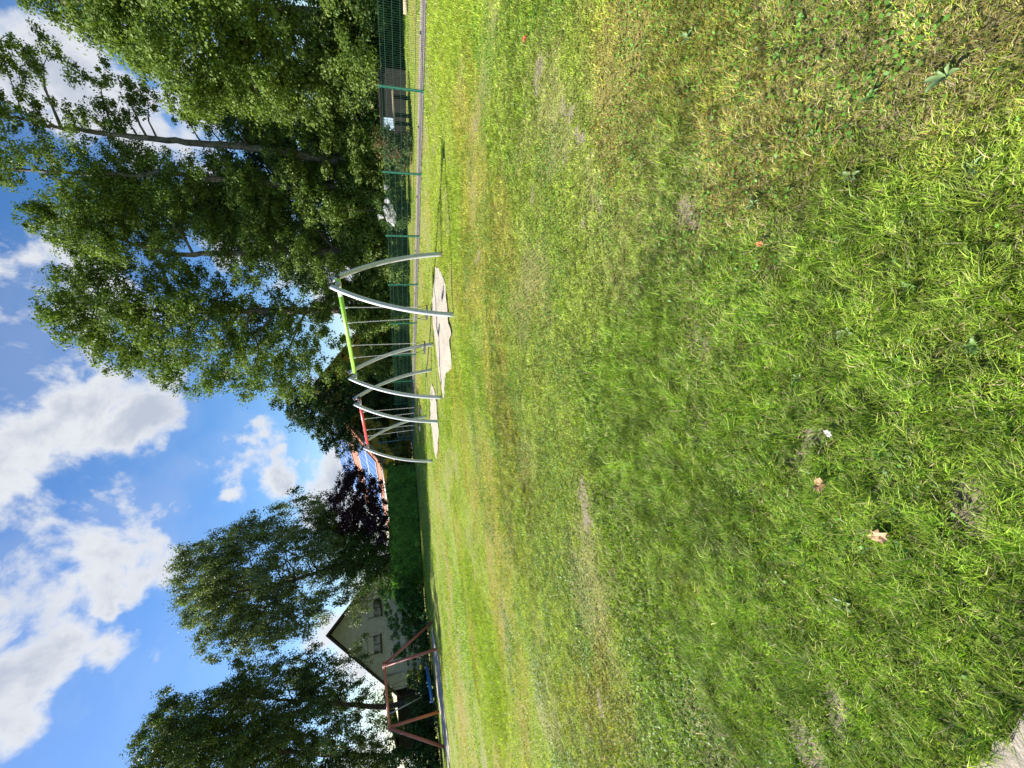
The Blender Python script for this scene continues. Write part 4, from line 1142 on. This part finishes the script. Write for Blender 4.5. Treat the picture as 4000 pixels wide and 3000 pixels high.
def fenceY(U, back):   # depth of a line 'back' metres behind the fence at picture column U
    lo, hi = 8., 60.
    for _ in range(40):
        y = (lo + hi) / 2; x = atY(U, 1560, y)[0]
        s = fence_side(x, y)
        # moving deeper always goes behind
        if s < back: lo = y
        else: hi = y
    return (lo + hi) / 2
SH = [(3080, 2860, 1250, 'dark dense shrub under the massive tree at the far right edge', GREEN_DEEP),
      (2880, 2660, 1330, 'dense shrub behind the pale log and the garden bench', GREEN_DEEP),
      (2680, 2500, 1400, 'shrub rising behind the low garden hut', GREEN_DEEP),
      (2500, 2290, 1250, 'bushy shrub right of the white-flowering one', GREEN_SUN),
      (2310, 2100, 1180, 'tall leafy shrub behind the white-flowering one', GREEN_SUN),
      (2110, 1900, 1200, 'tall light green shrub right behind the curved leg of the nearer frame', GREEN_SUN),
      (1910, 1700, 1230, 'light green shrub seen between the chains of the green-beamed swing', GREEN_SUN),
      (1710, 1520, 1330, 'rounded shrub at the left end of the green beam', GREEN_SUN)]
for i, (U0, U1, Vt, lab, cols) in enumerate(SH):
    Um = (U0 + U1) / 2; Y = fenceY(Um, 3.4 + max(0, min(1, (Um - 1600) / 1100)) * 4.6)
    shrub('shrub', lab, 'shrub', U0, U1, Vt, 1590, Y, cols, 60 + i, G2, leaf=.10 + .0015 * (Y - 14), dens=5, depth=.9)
Yw = fenceY(2175, 3.6)
g_ = np.random.default_rng(77)
def white_shrub():
    r = shrub('flowering_shrub', 'small shrub with clusters of white blossom just behind the fence', 'flowering shrub', 2215, 2120, 1478, 1585, Yw, GREEN_DEEP, 78, None, leaf=.08, depth=.5)
    C = []; 
    for _ in range(22):
        U = g_.normal(2172, 26); V = g_.normal(1518, 20); C.append(atY(U, V, Yw - .75 + g_.uniform(-.2, .2)))
    C = np.array(C) - np.array(r.location)
    V, F, c = leaf_cloud(C, np.full(len(C), .10), 3.0, .05, .05, g_, [(0.78, 0.76, 0.78), (0.85, 0.83, 0.84)], per=7, vary=.1)
    mesh_np('blossom', V, F, c, 'tint', leaf_mat('white_petals', 0.25, 0.6, 0.2, (1, 1, 1)), r)
white_shrub()
shrub('shrub', 'small shrub with a few reddish leaves behind the fence, right of the white blossom', 'shrub', 2460, 2400, 1472, 1580, fenceY(2430, 3.4), [(0.16, 0.09, 0.04), (0.08, 0.12, 0.03), (0.05, 0.09, 0.02), (0.05, 0.09, 0.02)], 79, None, leaf=.08, depth=.4)
shrub('shrub', 'dark leafy thicket behind the hoop barriers', 'shrub', 1560, 1170, 1480, 1600, 36.0, GREEN_DARK, 80, None, leaf=.13, mat='leaf_dark', depth=1.2, dens=3.5)
shrub('shrub', 'sunlit green-yellow shrub against the yellow wall', 'shrub', 1265, 1170, 1476, 1600, 33.6, [(0.12, 0.15, 0.03), (0.20, 0.20, 0.05)], 81, None, leaf=.12, depth=.6, dens=3.5)

# clipped hedge
def hedge():
    g = np.random.default_rng(90)
    A = gnd(1185, 1622); B = gnd(690, 1657)
    d = B[:2] - A[:2]; L = np.linalg.norm(d); ang = math.atan2(d[1], d[0])
    root = empty('clipped_hedge', (A[0], A[1], 0), ang); tag(root, 'long clipped dark green conifer hedge along the back of the lawn', 'hedge')
    H0 = atY(1120, 1526, A[1])[2]; H1 = atY(700, 1535, B[1])[2]
    D = 1.5; n = 260000 // 3
    # local x along, local y: negative side is away (direction turned), camera side found below
    cs = 1.0 if (math.cos(ang) * (0 - A[1]) - math.sin(ang) * (0 - A[0])) > 0 else -1.0   # sign of local y towards the camera
    u = g.random(n) * L; pick = g.random(n)
    h = H0 + (H1 - H0) * u / L + (fbm(u * 1.1, u * 0, 5, 3) - .5) * .35
    bulge = (fbm(u * 1.4, pick * 9, 15, 3) - .5) * .5
    y = np.where(pick < .55, 0.0 + bulge, np.where(pick < .9, -cs * g.random(n) * D, -cs * D + bulge))
    z = np.where((pick < .55) | (pick >= .9), g.random(n) * h, h + (fbm(u * 3, y * 3, 25, 3) - .5) * .6)
    y = y + np.where(pick < .9, (fbm(u * 3.3, z * 3.3, 61, 3) - .5) * .55, 0)
    C = np.stack([u, y * 1.0, z], 1) + g.normal(0, .06, (n, 3))
    out = np.stack([np.zeros(n), np.where(pick < .55, cs, 0), np.where((pick >= .55) & (pick < .9), 1.0, 0)], 1)
    m_ = n
    nn = g.normal(size=(m_, 3)) * .8 + out; nn /= np.linalg.norm(nn, axis=1, keepdims=True)
    t = g.normal(size=(m_, 3)) * .5 + np.array([0, 0, 1.0]) + out * .5; t -= nn * (t * nn).sum(1, keepdims=True); t /= np.linalg.norm(t, axis=1, keepdims=True)
    b = np.cross(nn, t); Lf = .17 * g.uniform(.6, 1.4, m_)[:, None]; W = Lf * .38
    V = np.stack([C - t * Lf * .5, C + b * W * .5, C + t * Lf * .5, C - b * W * .5], 1).reshape(-1, 3)
    F = np.arange(m_)[:, None] * 4 + np.arange(4)
    tone = .35 + 1.4 * fbm(u * 3.3, z * 3.3, 44, 3)
    c = np.array([0.13, 0.27, 0.045]) * tone[:, None] * g.uniform(.7, 1.35, (m_, 1))
    keep = V.reshape(-1, 4, 3)[:, :, 2].min(1) > .02
    V = V.reshape(-1, 4, 3)[keep].reshape(-1, 3); F = np.arange(keep.sum())[:, None] * 4 + np.arange(4)
    mesh_np('foliage', V, F, c[keep], 'tint', M['leaf_dark'], root)
    core = MB()
    y0, y1 = sorted((-cs * .22, -cs * (D - .22)))
    core.box((.2, y0, 0), (L - .1, y1, min(H0, H1) - .35)); core.build('stem', principled('hedge_twigs', (0.02, 0.022, 0.012), 0.9), root)
hedge()
G3 = 'tall shrubs behind the old red frame'
shrub('shrub', 'bright green tall shrub continuing the hedge below the left house window', 'shrub', 735, 575, 1497, 1660, 32.0, [(0.055, 0.14, 0.03), (0.08, 0.18, 0.04)], 101, G3, leaf=.14, mat='leaf_dark', depth=1.0, dens=3.5)
shrub('shrub', 'dark green shrub right of the old red frame, top sloping down', 'shrub', 600, 480, 1525, 1670, 31.0, [(0.05, 0.12, 0.03), (0.07, 0.15, 0.035)], 102, G3, leaf=.14, mat='leaf_dark', depth=1.0, dens=3.5)
shrub('shrub', 'shrub behind the right legs of the old red frame, topped with yellow leaves', 'shrub', 500, 370, 1590, 1685, 30.8, [(0.04, 0.09, 0.025), (0.07, 0.13, 0.03)], 103, G3, leaf=.13, mat='leaf_dark', depth=.9, dens=3.5)
shrub('shrub', 'dark shrub right behind the blue nest swing', 'shrub', 385, 250, 1585, 1690, 30.2, [(0.035, 0.08, 0.025), (0.05, 0.10, 0.03)], 104, G3, leaf=.13, mat='leaf_dark', depth=.9, dens=3.5)
shrub('shrub', 'darkest shrub behind the left legs of the old red frame', 'shrub', 265, 110, 1530, 1705, 29.6, [(0.03, 0.07, 0.022), (0.05, 0.10, 0.03)], 105, G3, leaf=.13, mat='leaf_dark', depth=.9, dens=3.5)
shrub('shrub', 'dark shrub at the left picture edge beside the old red frame', 'shrub', 125, -120, 1520, 1725, 28.6, [(0.03, 0.07, 0.022), (0.045, 0.09, 0.026)], 106, G3, leaf=.13, mat='leaf_dark', depth=.9, dens=3.5)
shrub('shrub', 'small yellow-leaved shrub glimpsed between the nest swing and the house', 'shrub', 375, 330, 1586, 1640, 32.5, [(0.35, 0.38, 0.06), (0.20, 0.26, 0.05)], 107, None, leaf=.12, depth=.4, dens=3.5)
